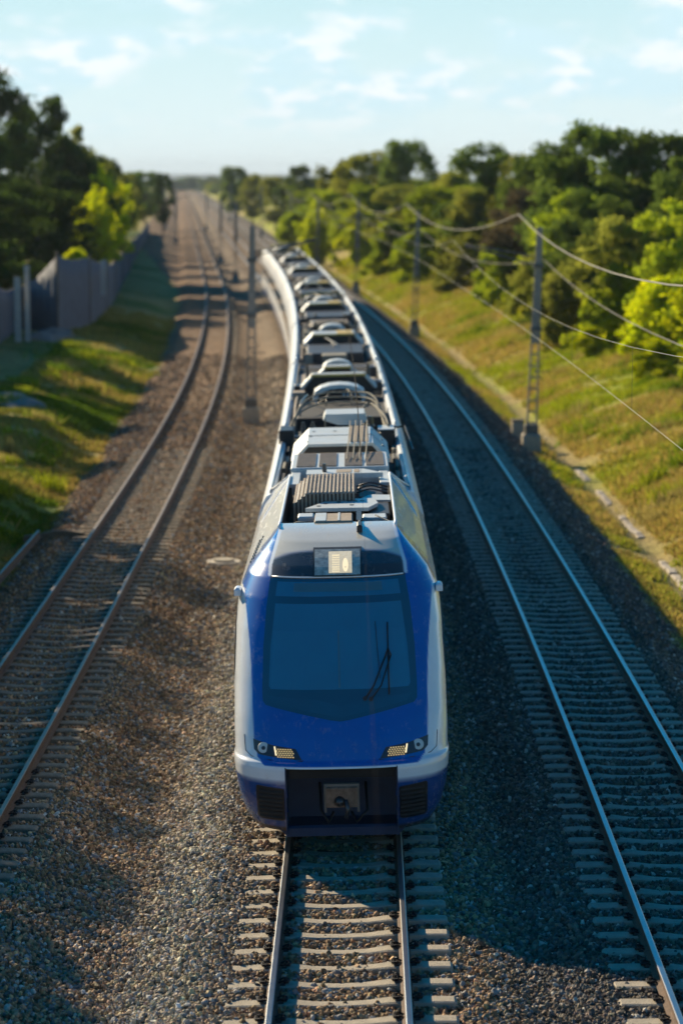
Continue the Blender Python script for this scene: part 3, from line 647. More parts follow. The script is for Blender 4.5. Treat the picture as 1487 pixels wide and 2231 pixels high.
# headlights
for sx in (-1, 1):
    P = [(1.175, 1.47), (.92, 1.415), (.60, 1.375), (.52, 1.235), (1.10, 1.285), (1.165, 1.34)]
    hl = front_patch([(sx*x, z) for x, z in (P if sx > 0 else P)][::sx], .010, 'headlight', M_insul)
    lbl(hl, 'left front headlight cluster with round lamp and lit grid' if sx < 0 else 'right front headlight cluster with round lamp and lit grid')
    cx, cz = sx*1.035, 1.375; c = on(cx, cz, .014)
    mb = MB(); mb.cyl(c, .075, .02, 20, .07, (0, -1, .3)); tb(mb, 'round_lamp', M_reflector, hl, ang=30)
    mb = MB(); c2_ = on(cx, cz, .036); mb.cyl(c2_, .028, .02, 14, .02, (0, -1, .3)); tb(mb, 'bulb', M_insul, hl, ang=30)
    mb = MB()
    for r_ in range(6):
        for q in range(8):
            x = .60+q*.034; z = 1.272+r_*.024-(q < 1)*.0
            if x > .63+.0 and z < 1.385 and x < .84:
                if (r_*.021)+1.275 < 1.30+(x-.58)*.5+.03:
                    p = on(sx*(x+(r_ % 2)*.017), z, .014); mb.box(p[0]-.0085, p[0]+.0085, p[1]-.006, p[1]+.01, z-.0065, z+.0065)
    tb(mb, 'lit_grid', M_led, hl)
    mb = MB(); mb.tube([on(sx*.865, 1.29, .016), on(sx*.885, 1.40, .016)], .011, 6); tb(mb, 'light_strip', M_lamp, hl)
    # panel seam
    mb = MB(); mb.tube([on(sx*x, z, .002) for x, z in ((1.30, 1.50), (1.285, 1.30), (1.20, 1.245), (.95, 1.225), (.52, 1.222), (.50, 1.235))], .006, 4); tb(mb, 'panel_seam', M_black)
    # bumper ledge lamp slot and grille
    G_ = [(.78, .86), (1.13, .885), (1.15, .86), (1.14, .42), (1.10, .385), (.80, .385), (.77, .41), (.765, .84)]
    g = front_patch([(sx*x, z) for x, z in G_][::sx], .012, 'bumper_grille', M_black); lbl(g, 'black slatted grille on the lower left of the nose' if sx < 0 else 'black slatted grille on the lower right of the nose')
    for k in range(7):
        z = .44+k*.062; pts = [on(sx*x, z, .03) for x in (.79, .9, 1.0, 1.11)]
        mb = MB(); 
        vs = []
        for p in pts: vs += [(p[0], p[1], p[2]+.018), (p[0], p[1]-.012, p[2]-.008), (p[0], p[1]+.03, p[2]-.012)]
        mb.add(vs, [(a*3+b_, a*3+(b_+1) % 3, a*3+3+(b_+1) % 3, a*3+3+b_) for a in range(3) for b_ in range(3)]+[(0, 1, 2), (9, 10, 11)]); tb(mb, 'slat', M_rubber, g)
    # side window
    mb = MB(); vs = []; Zw = [(1.93, -.10, .0), (2.05, -.22, .25), (2.25, -.30, .5), (2.6, -.34, .6), (2.85, -.32, .6), (2.98, -.22, .5)]
    for z, a, b_ in Zw:
        dd0 = float(fd0(z)+fL(z)); w0 = float(fW(z))
        for k in range(6):
            d = dd0+a+(b_-a)*k/5; x = w0 if d >= dd0 else w0*float((1-((dd0-d)/fL(z))**EXn)**(1/EXn)); vs.append((sx*(x+.009), d-.006, z))
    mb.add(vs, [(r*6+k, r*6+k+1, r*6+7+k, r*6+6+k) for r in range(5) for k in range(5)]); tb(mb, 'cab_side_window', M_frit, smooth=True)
    # camera pod
    mb = MB(); mb.box(*sorted((sx*1.36, sx*1.455)), 1.95, 2.2, 3.16, 3.27, bev=.03); tb(mb, 'mirror_camera', M_white)
# coupler recess
mb = MB(); x0, d1 = .735, .62
vs = []
mb.box(-.74, .74, .75, .85, .20, 1.16); mb.box(-.75, -.735, .06, .80, .20, 1.15); mb.box(.735, .75, .06, .80, .20, 1.15); mb.box(-.75, .75, .08, .80, 1.135, 1.16)
mb.box(-.74, .74, .25, .80, .16, .30, bev=.03)
rc = tb(mb, 'coupler_recess', mat('recess_dark_blue', (.004, .030, .085), .6, 0, .3, 6))
mb = MB(); mb.prism([(-.70, 1.13), (.70, 1.13), (.70, .98), (-.70, .98)], .16, .22); tb(mb, 'recess_cover', M_rubber, rc)
mb = MB(); mb.cyl((.40, .72, 1.0), .045, .05, 14, axis=(0, -1, 0)); tb(mb, 'socket', M_steel, rc, ang=30)
mb = MB(); mb.box(-.19, .19, .05, .45, .60, .80, bev=.03); mb.box(-.21, .21, -.02, .05, .62, .90, bev=.02)
cp = tb(mb, 'coupler', M_coupler); lbl(cp, 'square rusty automatic coupler head')
mb = MB(); mb.box(-.235, .235, .0, .07, .90, .935); mb.box(-.235, -.205, -.01, .07, .55, .90); mb.box(.205, .235, -.01, .07, .55, .90); tb(mb, 'coupler_frame', M_steel, cp)
mb = MB(); mb.cyl((-.03, -.02, .70), .075, .07, 14, .03, (0, -1, 0)); mb.tube([(.05, -.02, .72), (.08, -.07, .60), (.05, -.05, .48)], .03, 8); tb(mb, 'hook', M_insul, cp, smooth=True)
for x in (-.30, .32):
    mb = MB(); mb.tube([(x, .60, .80), (x+.02, .1, .55), (x*.6, .05, .40), (x*.4, .2, .50)], .02, 7); tb(mb, 'brake_hose', M_rubber, rc, smooth=True)
mb = MB(); mb.prism([(-.9, .30), (.9, .30), (.75, .13), (-.75, .13)], .35, .5); tb(mb, 'snow_plough', MATS['recess_dark_blue'])

# bogies / wheels below the cab
for d in (3.0, 5.7):
    for sx in (-1, 1):
        mb = MB(); mb.cyl((sx*.72, d, .43), .43, sx*.13, 28, axis=(1, 0, 0)); tb(mb, 'wheel', M_steel, ang=30)

# cars
CARJ = [19.9+k*18.9 for k in range(8)]     # joints; last one is the tail
def car_profile(full):
    h = [(1.30, .32), (1.40, .42), (1.43, .80), (1.455, 1.0), (1.455, 1.72), (1.455, 2.72), (1.455, 2.95), (1.41, 3.2), (1.35, 3.42), (1.26, 3.58), (1.16, 3.63), (1.12, 3.60), (1.10, 3.44), (0, 3.46)]
    return [(-x, z) for x, z in h]+[(x, z) for x, z in h[::-1][1:]]
def loft(name, prof, d0, d1, m, step=1.0, parent=None, smooth_=True, mats=None, midx=None, closed=True):
    ds = np.linspace(d0, d1, max(2, int((d1-d0)/step)+1)); n = len(prof); vs = [(x, d, z) for d in ds for x, z in prof]; fs = []; mi = []
    for i in range(len(ds)-1):
        for k in range(n-1+(0 if not closed else 0)): fs.append((i*n+k, i*n+k+1, (i+1)*n+k+1, (i+1)*n+k)); mi.append(midx[k] if midx else 0)
    fs += [tuple(range(n)), tuple(range((len(ds)-1)*n, len(ds)*n))]; mi += [0, 0]
    mb = MB(); mb.add(vs, fs); o = tb(mb, name, m, parent)
    if mats:
        for q in mats: o.data.materials.append(q)
        o.data.polygons.foreach_set('material_index', mi)
    if smooth_: auto(o, 32)
    return o
prof = car_profile(True); nP = len(prof)
# material per strip: 0 white 1 dark roof 2 blue skirt
def strip_idx():
    r = []
    for k in range(nP-1):
        z = (prof[k][1]+prof[k+1][1])/2; x = abs(prof[k][0]+prof[k+1][0])/2
        r.append(2 if z < .9 else (1 if x < 1.105 else 0))
    return r
MI = strip_idx()
ends = [(9.3, CARJ[0]-.35)]+[(CARJ[k]+.35, CARJ[k+1]-.35) for k in range(7)]
for k, (a, b_) in enumerate(ends):
    if k == 0:
        # first car: roof floor part only behind the cab fairing (shell carries the sides)
        mb = MB(); prf = [(-1.43, 3.0), (-1.41, 3.2), (-1.35, 3.42), (-1.26, 3.58), (-1.16, 3.63), (-1.12, 3.60), (-1.10, 3.44), (0, 3.46)]; prf = prf+[(-x, z) for x, z in prf[::-1][1:]]
        prf = [(x*.998, z) for x, z in prf]
        body = loft('car_body', prf, a, b_, M_white, mats=[M_roofdark], midx=[1 if abs(prf[i][0]+prf[i+1][0])/2 < 1.105 else 0 for i in range(len(prf)-1)])
    else:
        body = loft('car_body', prof, a, b_, M_white, mats=[M_roofdark, M_blue], midx=MI)
    for sx in (-1, 1):
        mb = MB(); mb.tube([(sx*1.19, d, 3.635) for d in np.arange(a+.1, b_, 1.0)], .018, 5); tb(mb, 'gutter_rail', M_silver, body, smooth=True)
        a2 = a if k else 4.6
        mb = MB(); ds = np.arange(a2+.4, b_-.4, 1.0); vs = []
        for d in ds: vs += [(sx*1.461, d, 1.78), (sx*1.461, d, 2.62)]
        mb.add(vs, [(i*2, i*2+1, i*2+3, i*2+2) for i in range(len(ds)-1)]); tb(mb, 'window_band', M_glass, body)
    if k < 7:
        j = CARJ[k]; mb = MB(); bp_ = [(-1.25, .8), (-1.25, 3.3), (-1.1, 3.42), (1.1, 3.42), (1.25, 3.3), (1.25, .8)]
        for q in range(6):
            dd = j-.36+q*.12; pr = [(x*(1 if q % 2 else .95), z*(1 if q % 2 else .985)) for x, z in bp_]; mb.prism(pr, dd, dd+.12)
        tb(mb, 'gangway_bellows', M_rubber)

# ---- roof equipment builders (each returns its part)
def hood(d0, d1, w=1.0, zb=3.46, zt=4.10, ch=.24, m=M_hood, name='roof_hood', holes=False, lip=None):
    mb = MB(); pr = [(-w, zt-.36), (-w, zt-.30), (-w+ch*1.25, zt), (w-ch*1.25, zt), (w, zt-.30), (w, zt-.36), (w-.05, zt-.36), (w-ch*1.25-.02, zt-.05), (-w+ch*1.25+.02, zt-.05), (-w+.05, zt-.36)]
    n = len(pr); vs = [(x, d0, z) for x, z in pr]+[(x, d1, z) for x, z in pr]
    mb.add(vs, [(i, (i+1) % n, n+(i+1) % n, n+i) for i in range(n)]+[(0, 1, 8, 9), (1, 2, 7, 8), (2, 3, 6, 7), (3, 4, 5, 6)][:0]+[tuple(range(n))[::-1], tuple(range(n, 2*n))])
    o = tb(mb, name, m)
    mb = MB(); mb.prism([(-w+.06, zb), (-w+.08, zt-.38), (-w+ch*1.3, zt-.06), (w-ch*1.3, zt-.06), (w-.08, zt-.38), (w-.06, zb)], d0+.10, d1-.06); tb(mb, 'hood_inside', M_black, o)  # black fill stands for the shaded void under the cover
    pr = [(-w, zb), (-w, zt-.30), (-w+ch*1.25, zt), (w-ch*1.25, zt), (w, zt-.30), (w, zb)]
    mb = MB(); mid = (d0+d1)/2; pr2 = [(-w-.004, zt-.30), (-w+ch*1.25, zt+.006), (w-ch*1.25, zt+.006), (w+.004, zt-.30), (w-ch*1.25, zt-.003), (-w+ch*1.25, zt-.003)]; mb.prism(pr2, mid-.025, mid+.025); tb(mb, 'seam', M_black, o)
    if holes:
        mb = MB()
        for x, d in ((-.62, .15), (-.5, .75), (-.1, .75), (.25, .6), (.5, .2), (.62, .8), (-.55, .45)):
            dd = d0+(d1-d0)*d; mb.cyl((x, dd, zt+.001), .035, .006, 10)
        for s_ in (-1, 1):
            for q in range(3):
                x = s_*(w-.09-.0*q); z = zt-.13-.06*0; mb.cyl((s_*(w-.12), d0+.5+(d1-d0-.8)*q/2, zt-.117), .03, .012, 8, axis=(s_*.7, 0, .7))
        tb(mb, 'vent_holes', M_black, o)
    if lip:
        mb = MB(); mb.prism([(-w+ch*1.1, zt+.012), (w-ch*1.1, zt+.012), (w-ch*1.1, zt-.045), (-w+ch*1.1, zt-.045)], d0-.05, d0-.006); tb(mb, 'front_lip', lip, o)
    return o
def ribbed(d0, d1, x0, x1, zb, zt, m=M_beige, n=16):
    mb = MB(); mb.prism([(x0, zb), (x0, zt-.17), (x0+.22, zt-.02), (x1, zt-.02), (x1, zb)], d0+.05, d1); o = tb(mb, 'cooling_unit', M_grille); lbl(o, 'ribbed cooling unit on the roof')
    for k in range(n):
        x = x0+.02+(x1-x0-.04)*k/(n-1); 
        ztk = zt-.17+ (min(x-x0, .22)/.22)*.17
        mb = MB(); mb.box(x-.017, x+.017, d0, d1+.01, ztk-.30, ztk+.015, bev=.006); tb(mb, 'rib', m, o)
    return o
def grille_bank(d0, d1, w, zb, zt):
    mb = MB(); mb.box(-w, w, d0, d1, zb, zt, bev=.02); o = tb(mb, 'grille_unit', M_hood); lbl(o, 'bank of four square roof grilles')
    cs = [(-.88, -.50), (-.42, -.07), (.10, .46), (.54, .90)]
    for a, b_ in cs:
        mb = MB(); mb.box(w*a, w*b_, d0+.12, d1-.12, zt-.01, zt+.012); g = tb(mb, 'grille_panel', M_grille, o)
        mb = MB(); n = 12
        for k in range(n+1):
            x = w*a+(w*(b_-a))*k/n; mb.box(x-.0035, x+.0035, d0+.12, d1-.12, zt+.0125, zt+.022)
        for k in range(9):
            d = d0+.14+(d1-d0-.28)*k/8; mb.box(w*a, w*b_, d-(.016 if k % 2 == 0 else .006), d+(.016 if k % 2 == 0 else .006), zt+.0135, zt+.018)
        tb(mb, 'mesh_bars', M_beige, g if False else o)
    return o
def boxp(name, m, x0, x1, d0, d1, z0, z1, bev=.02, label=None):
    mb = MB(); mb.box(x0, x1, d0, d1, z0, z1, bev=bev); o = tb(mb, name, m)
    if label: lbl(o, label)
    return o
def insulator(x, d, z0=3.46, h=.42, r=.075, tilt=0):
    mb = MB(); mb.cyl((x, d, z0), r*.45, h, 10)
    for k in range(5): mb.cyl((x, d, z0+.05+k*h*.17), r*(1.0-.06*k), .03, 14, r*.7)
    mb.cyl((x, d, z0+h), r*.35, .05, 8); return tb(mb, 'insulator', M_insul, ang=40)
def cable(pts, r=.018, m=M_cable, name='roof_cable'):
    P = [Vector(p) for p in pts]; out_ = []
    for i in range(len(P)-1):
        a = P[max(i-1, 0)]; b_ = P[i]; c = P[i+1]; e = P[min(i+2, len(P)-1)]
        for q in range(6):
            t = q/6; out_.append(.5*((2*b_)+(c-a)*t+(2*a-5*b_+4*c-e)*t*t+(3*b_-a-3*c+e)*t**3))
    out_.append(P[-1]); mb = MB(); mb.tube(out_, r, 6); return tb(mb, name, m, smooth=True)

# ---- first car, from the cab roof backwards
boxp('roof_box', M_beige, -.34, .22, 3.28, 4.1, 3.9, 3.995, label='flat grey brown box at the front edge of the roof well')
mb = MB(); mb.box(-.33, -.17, 3.3, 4.1, 3.996, 4.003); mb.box(.0, .03, 3.3, 4.1, 3.996, 4.004); tb(mb, 'panel_strip', M_hood)
mb = MB(); mb.box(.27, .345, 3.3, 4.2, 3.88, 4.0); mb.box(.275, .355, 2.55, 2.95, 3.93, 4.03, bev=.02); mb.tube([(.315, 3.3, 3.98), (.315, 2.9, 4.0)], .022, 8)
lbl(tb(mb, 'antenna', M_black), 'black antenna bracket hanging over the cab roof')
for k in range(3):
    mb = MB(); mb.tube([(-.76, 3.5+k*.18, 3.80), (-.6, 3.42+k*.18, 3.90), (-.40, 3.42+k*.18, 3.90)], .03, 8); tb(mb, 'horn', M_cable if k != 1 else M_insul, smooth=True)
boxp('white_block', M_hood, -.60, -.36, 4.1, 4.5, 3.6, 3.95); boxp('white_block', M_hood, .36, .72, 4.05, 4.5, 3.6, 3.92)
mb = MB(); mb.tube([(.55, 4.1, 3.95), (.78, 3.45, 3.93)], .012, 5); tb(mb, 'strut', M_black)
mb = MB(); mb.prism([(-.50, 4.75), (-.10, 5.75), (.55, 5.75), (.60, 5.2), (.45, 4.7)], 3.93, 3.985, axis='z'); o = tb(mb, 'tapered_plate', M_hood); lbl(o, 'tapered white plate with round holes')
mb = MB()
for x, d in ((-.2, 5.2), (.0, 5.35), (.16, 5.45), (.26, 5.45), (.36, 5.45), (-.3, 4.95), (.2, 5.0)): mb.cyl((x, d, 3.986), .035, .006, 10)
tb(mb, 'plate_holes', M_black, o)
boxp('equipment_block', M_grille, .45, .78, 4.6, 5.9, 3.6, 3.9)
ribbed(5.45, 7.75, -.70, .25, 3.58, 4.12)
mb = MB(); mb.prism([(.28, 6.0), (.50, 6.6), (.80, 6.5), (.80, 5.9)], 3.90, 3.93, axis='z'); tb(mb, 'triangular_plate', M_hood)
boxp('equipment_block', M_grille, .30, .70, 6.7, 8.2, 3.6, 3.88)
for k in range(3): cable([(.28, 6.9+k*.4, 3.92), (.5, 6.8+k*.4, 3.99), (.78, 6.95+k*.4, 3.9)], .014, M_insul)
mb = MB(); mb.prism([(-.55, 8.35), (-.55, 8.95), (.40, 8.95), (.72, 8.35), (.35, 8.35)], 3.98, 4.06, axis='z'); o = tb(mb, 'cross_beam', M_hood)
mb = MB(); mb.box(-.05, .2, 8.45, 8.85, 4.062, 4.068); mb.box(.24, .33, 8.45, 8.85, 4.062, 4.068); tb(mb, 'beam_pad', M_beige, o)
mb = MB(); mb.cyl((-.25, 8.6, 4.06), .04, .14, 12, .03); tb(mb, 'pressure_valve', M_insul, ang=30)
for sx in (-1, 1): boxp('corner_plate', M_hood, *sorted((sx*.66, sx*.82)), 7.9, 9.5, 3.9, 3.955, bev=.01)
grille_bank(9.55, 11.7, .84, 3.5, 4.02)
hood(12.3, 15.2, .90, zt=4.12, holes=True)
mb = MB(); mb.box(.18, .52, 12.5, 15.3, 4.122, 4.132); tb(mb, 'walkway_pad', M_beige)
for k in range(4): mb = MB(); mb.tube([(.12+k*.11, 10.2, 4.08), (.16+k*.11, 12.4, 4.17), (.20+k*.11, 15.8, 4.18)], .012, 5); tb(mb, 'conduit', M_cable)
for sx in (-1, 1):
    for k in range(6): boxp('side_box', (M_beige, M_roofdark, M_cable)[(k+(sx > 0)) % 3], *sorted((sx*1.0, sx*1.09)) if k % 2 else sorted((sx*1.02, sx*1.095)), 10.2+k*1.5, 11.2+k*1.5, 3.44, 3.53+.03*(k % 3))
boxp('roof_cabinet', M_hood, -.42, .05, 16.6, 17.3, 3.46, 3.80); mb = MB(); mb.tube([(-.3, 16.9, 3.8), (-.3, 16.9, 4.12)], .014, 6); tb(mb, 'lightning_rod', M_cable)
mb = MB(); mb.prism([(-.35, 4.02), (-.30, 4.14), (.50, 4.14), (.55, 4.0), (.42, 3.90), (-.05, 3.92)], 17.6, 18.7); lbl(tb(mb, 'surge_cover', M_hood), 'white angled cover between the roof insulators')
insulator(.62, 17.1, h=.62, r=.11); boxp('switch_box', M_black, .78, 1.07, 16.9, 17.7, 3.48, 3.86); boxp('switch_box_lid', M_hood, .76, 1.09, 16.9, 17.7, 3.862, 3.88)
mb = MB(); mb.tube([(1.05, 17.9, 3.8), (1.32, 17.9, 3.83), (1.44, 16.4, 3.50)], .022, 6); mb.box(1.0, 1.12, 17.8, 18.0, 3.5, 3.85); tb(mb, 'grab_bracket', M_black)
boxp('side_cabinet', M_black, -1.25, -.95, 17.3, 18.3, 3.5, 3.86)
for k in range(2): insulator(-.78+k*.2, 19.0, h=.34)
for k in range(3):
    z = .06*k; cable([(-1.08+.05*k, 17.4+k*.2, 3.6), (-.95+.04*k, 18.6+k*.3, 3.98+z), (-.5, 20.2+k*.5, 4.10+z), (.2, 20.4+k*.5, 4.12+z), (.75, 19.6+k*.5, 4.08+z), (1.02-.04*k, 18.0+k*.3, 3.62)], .02)
cable([(.40, 18.4, 4.05), (.62, 19.2, 4.2), (.90, 18.2, 4.05), (.98, 17.4, 3.9)], .026)
cable([(.45, 18.4, 3.7), (.55, 18.9, 3.95), (.62, 18.0, 4.0)], .014, M_black)

# ---- the other cars
def arc_cover(d0, d1, w, zt, name='arched_cover'):
    mb = MB(); t = np.linspace(0, pi, 9); pr = [(-w*cos(a), zt-.34+.34*sin(a)**.7) for a in t]; pr2 = [(x*.86, z-.09) for x, z in pr[::-1]]
    mb.prism(pr+pr2, d0, d1); return tb(mb, name, M_hood)
def pantograph(d):
    mb = MB(); mb.box(-.55, .55, d-.9, d-.82, 3.72, 3.80); mb.box(-.55, .55, d+.82, d+.9, 3.72, 3.80); mb.box(-.55, -.47, d-.9, d+.9, 3.72, 3.80); mb.box(.47, .55, d-.9, d+.9, 3.72, 3.80)
    o = tb(mb, 'pantograph', M_steel); lbl(o, 'folded pantograph on roof insulators')
    mb = MB(); mb.tube([(0, d+.8, 3.85), (0, d-.75, 3.98)], .05, 8, .035); mb.tube([(-.02, d-.75, 3.98), (-.35, d+.65, 4.12)], .025, 6); mb.tube([(.02, d-.75, 3.98), (.35, d+.65, 4.12)], .025, 6); tb(mb, 'arm', M_steel, o)
    for q in (0, .35):
        mb = MB(); mb.tube([(-.95, d+.5+q, 3.98), (-.75, d+.5+q, 4.10), (-.5, d+.5+q, 4.15), (.5, d+.5+q, 4.15), (.75, d+.5+q, 4.10), (.95, d+.5+q, 3.98)], .022, 6); tb(mb, 'collector_strip', M_yellow, o)
    for x in (-.5, .5):
        for q in (-.85, .85):
            mb = MB(); mb.cyl((x, d+q, 3.46), .05, .26, 10); mb.cyl((x, d+q, 3.52), .08, .03, 12); mb.cyl((x, d+q, 3.62), .08, .03, 12); tb(mb, 'insulator', M_insul, o)
for k in range(1, 8):
    a = CARJ[k-1]; q = random.Random(k)
    if k == 1:
        arc_cover(a+4.6, a+5.5, .62, 4.15); boxp('roof_box', M_roofdark, -.95, .95, a+1.2, a+4.3, 3.46, 3.72)
        for i in range(4): mb = MB(); mb.tube([(.1+.09*i, a+4.4, 3.9), (.12+.09*i, a+4.9, 4.02), (.1+.09*i, a+5.4, 4.0)], .02, 6); tb(mb, 'conduit', M_hood)
        hood(a+8.6, a+9.3, .95, zt=4.06, lip=M_yellow, name='equipment_hood'); hood(a+11.2, a+12.0, .62, zt=4.05, lip=M_yellow, name='equipment_hood')
        arc_cover(a+12.8, a+13.5, .42, 4.10)
        for sx in (-1, 1): insulator(sx*.80, a+12.6, h=.50, r=.09); cable([(sx*.80, a+12.6, 4.0), (sx*1.0, a+12.0, 4.05), (sx*1.06, a+10.6, 3.6)], .02)
        boxp('roof_panel', M_beige, -1.05, 1.05, a+9.6, a+15.8, 3.462, 3.50); boxp('roof_cabinet', M_cable, -.40, .30, a+16.6, a+17.6, 3.46, 3.95)
        boxp('side_cabinet', M_black, .85, 1.12, a+9.8, a+10.6, 3.5, 3.75); boxp('side_cabinet', M_black, -1.12, -.9, a+9.2, a+10.0, 3.5, 3.75)
        cable([(-1.0, a+1, 3.6), (-1.02, a+5, 3.7), (-1.0, a+9, 3.6)], .03, M_beige)
    else:
        h1 = hood(a+6.2, a+7.9, .96, zt=4.0, lip=M_yellow); mb = MB(); mb.box(.12, .60, a+6.15, a+7.95, 4.002, 4.015); tb(mb, 'yellow_pad', M_yellow, h1)
        boxp('roof_box', M_grille, -.85, .85, a+1.5, a+5.4, 3.46, 3.74); arc_cover(a+10.0, a+10.9, .45, 4.08); boxp('roof_cabinet', M_cable, -.5, .3, a+11.6, a+12.5, 3.46, 3.98)
        cable([(-.98, a+9.2, 3.55), (-.9, a+10.6, 4.0), (-.5, a+12, 4.05), (.5, a+12, 4.05)], .022)
        hood(a+13.6, a+14.9+.3*(k % 3), .90, zt=3.90, m=M_hood if k % 2 else M_beige, lip=M_beige); boxp('roof_box', M_grille, -.7+.2*(k % 2), .5, a+15.6, a+17.6, 3.46, 3.80)
        for i in range(3): cable([(-.9+.1*i, a+9, 3.6), (-.8+.1*i, a+11+i*.3, 3.95), (.3, a+12.5, 4.0), (.9, a+13+i*.2, 3.7)], .016, (M_cable, M_insul, M_cable)[i])
        for sx in (-1, 1): insulator(sx*.82, a+12.9, h=.45, r=.08)
        for sx in (-1, 1): boxp('side_box', M_beige, *sorted((sx*.98, sx*1.09)), a+2, a+8, 3.45, 3.55)
        if k in (3, 6): pantograph(a+11.2)
for k in range(0, 8):
    a0 = CARJ[k-1]+.8 if k else 9.9; b0 = CARJ[k]-.8; q = random.Random(40+k)
    for i in range(9 if k else 4):
        d = q.uniform(a0, b0-1); x = q.choice([-1, 1])*q.uniform(.35, .98); w = q.uniform(.05, .16); boxp('junction_box', q.choice([M_grille, M_cable, M_black, M_beige, M_insul]), x-w, min(x+w, 1.09), d, d+q.uniform(.2, .9), 3.46, q.uniform(3.58, 3.86), bev=.015)
    for i in range(5):
        d = q.uniform(a0, b0-4); x = q.uniform(-.95, .8); l = q.uniform(1.5, 4); z = q.uniform(3.6, 4.02); cable([(x, d, 3.5), (x+.02, d+.3, z), (x+q.uniform(-.3, .3), d+l*.6, z+.03), (x+q.uniform(-.3, .3), d+l, 3.5)], q.uniform(.012, .022), q.choice([M_insul, M_cable, M_black]), name='roof_pipe')
    for i in range(3 if k else 0):
        d = q.uniform(a0, b0-1); z = 3.52; mb = MB(); mb.tube([(-1.05, d, z), (1.05, d, z)], .02, 5); tb(mb, 'cross_pipe', M_cable)
# tail cab
mb = MB(); e = CARJ[7]-.35; pr = [(-1.43, .5), (-1.43, 3.0), (-1.2, 3.62), (1.2, 3.62), (1.43, 3.0), (1.43, .5)]
vs = [(x*s_, e+t, z*(1 if z < 1 else (1-t*.06))) for s_, t in ((1, 0), (.97, 1.2), (.8, 2.0)) for x, z in pr]; mb.add(vs, [(r*6+k, r*6+(k+1) % 6, r*6+6+(k+1) % 6, r*6+6+k) for r in range(2) for k in range(6)]+[tuple(range(12, 18))]); tb(mb, 'tail_cab', M_blue, ang=40)

# ---------------------------------------------------------------- catenary poles and wires
POLE_R = [(28.0, 7.0), (84.3, 7.02), (145.8, 6.95), (197.0, 6.6), (255.0, 6.6), (318.0, 6.6)]
def lattice_pole(s, u, h, label, lean=.0, arm=True, hshort=False, group='catenary poles along the right track', cat='catenary pole'):
    x, y = float(px(s))+u, s; z = zgf(x, y)
    root = empty('catenary_pole', (x, y, z), label, cat, group); inv = Matrix.Translation(root.location).inverted()
    def L(mb, name, m, **k): o = mb.build(name, m, root, **k); return o
    mb = MB(); mb.box(-.33, .33, -.30, .30, -.5, .62, bev=.04); L(mb, 'concrete_base', M_conc)
    ht = h-.6
    def P(t, sx, sy): w = .17-.09*t; return (sx*w+lean*t*ht, sy*w*.7, .6+t*ht)
    mb = MB()
    for sx in (-1, 1):
        mb.tube([P(0, sx, 0), P(1, sx, 0)], .05, 4, .035)
    L(mb, 'channel', M_poleconc)
    mb = MB(); n = 9
    for i in range(n):
        t = i/n*.5; mb.box(P(t, -1, 0)[0], P(t, 1, 0)[0], -.035, -.028, P(t, 1, 0)[2]-.03, P(t, 1, 0)[2]+.03)
    L(mb, 'batten_plates', M_poleconc)
    mb = MB(); w = .17-.09*.5; mb.add([(-w+lean*ht*.45, -.045, .6+ht*.45), (w+lean*ht*.45, -.045, .6+ht*.45), (.10+lean*ht, -.045, h), (-.10+lean*ht, -.045, h), (-w+lean*ht*.45, .045, .6+ht*.45), (w+lean*ht*.45, .045, .6+ht*.45), (.10+lean*ht, .045, h), (-.10+lean*ht, .045, h)], [(0, 1, 2, 3), (4, 5, 6, 7), (0, 3, 7, 4), (1, 2, 6, 5), (3, 2, 6, 7)]); L(mb, 'upper_shaft', M_poleconc)
    mb = MB(); mb.box(-.24, .24, -.15, .15, .62, .95, bev=.03); L(mb, 'foot_plate', M_steel)
    for zc_ in (h*.83, h*.55):
        mb = MB(); q = lean*(zc_-.6); mb.box(q-.19, q+.19, -.11, .11, zc_-.07, zc_+.07); L(mb, 'clamp_band', M_steel)
    mb = MB(); zc_ = h*.36
    for k in range(5):
        a = k*1.256; q = lean*(zc_-.6); mb.tube([(q+.05, -.1, zc_), (q+.05+.34*cos(a)+.15, -.16, zc_+.34*sin(a))], .014, 5)
    L(mb, 'anti_climb_spikes', M_steel)
    return root
def cantilever(root, sx, reach, h, zcon=5.3-.0):
    z0 = root.location.z; top = h-1.0
    mb = MB(); mb.tube([(0, 0, top), (sx*reach, 0, 6.6-z0)], .03, 7); mb.tube([(0, 0, 5.9-z0), (sx*reach, 0, 6.55-z0)], .028, 7); mb.tube([(sx*reach*.65, 0, 6.2-z0), (sx*(reach+.1), 0, 5.45-z0)], .018, 6); mb.build('cantilever_arm', M_steel, root, smooth=True)
    mb = MB()
    for zz in (top-.02, 5.92-z0):
        for k in range(4): mb.cyl((sx*(.18+.07*k), 0, zz), .07, .03, 10, axis=(1, 0, 0))
    mb.build('insulator', M_insul, root)
heights = [8.0, 7.9, 7.6, 7.7, 7.4, 7.4]
PLAB = ['catenary pole nearest the bridge beside the right track', 'tall leaning lattice catenary pole on a concrete base by the right bank', 'second catenary pole on the right bank, at the edge of the gravel', 'third catenary pole on the right bank, beside the bend of the train', 'slim catenary pole behind the tail of the train, right side', 'faint far catenary pole before the bright bushes']
poles = []
for (s, u), h, lb in zip(POLE_R, heights, PLAB):
    if s < 40: poles.append(None); continue
    p = lattice_pole(s, u, h, lb, lean=.03); poles.append(p)
    if s > 0: cantilever(p, -1, 2.4, h)
    # feeder bracket with insulator
    mb = MB(); q = .03*(h-.6); mb.tube([(q, 0, h-.3), (q-.35, 0, h+.25), (q-.75, 0, h+.45)], .03, 6); mb.tube([(q, 0, h), (q-.55, 0, h+.38)], .022, 6); mb.build('feeder_bracket', M_steel, p, smooth=True)
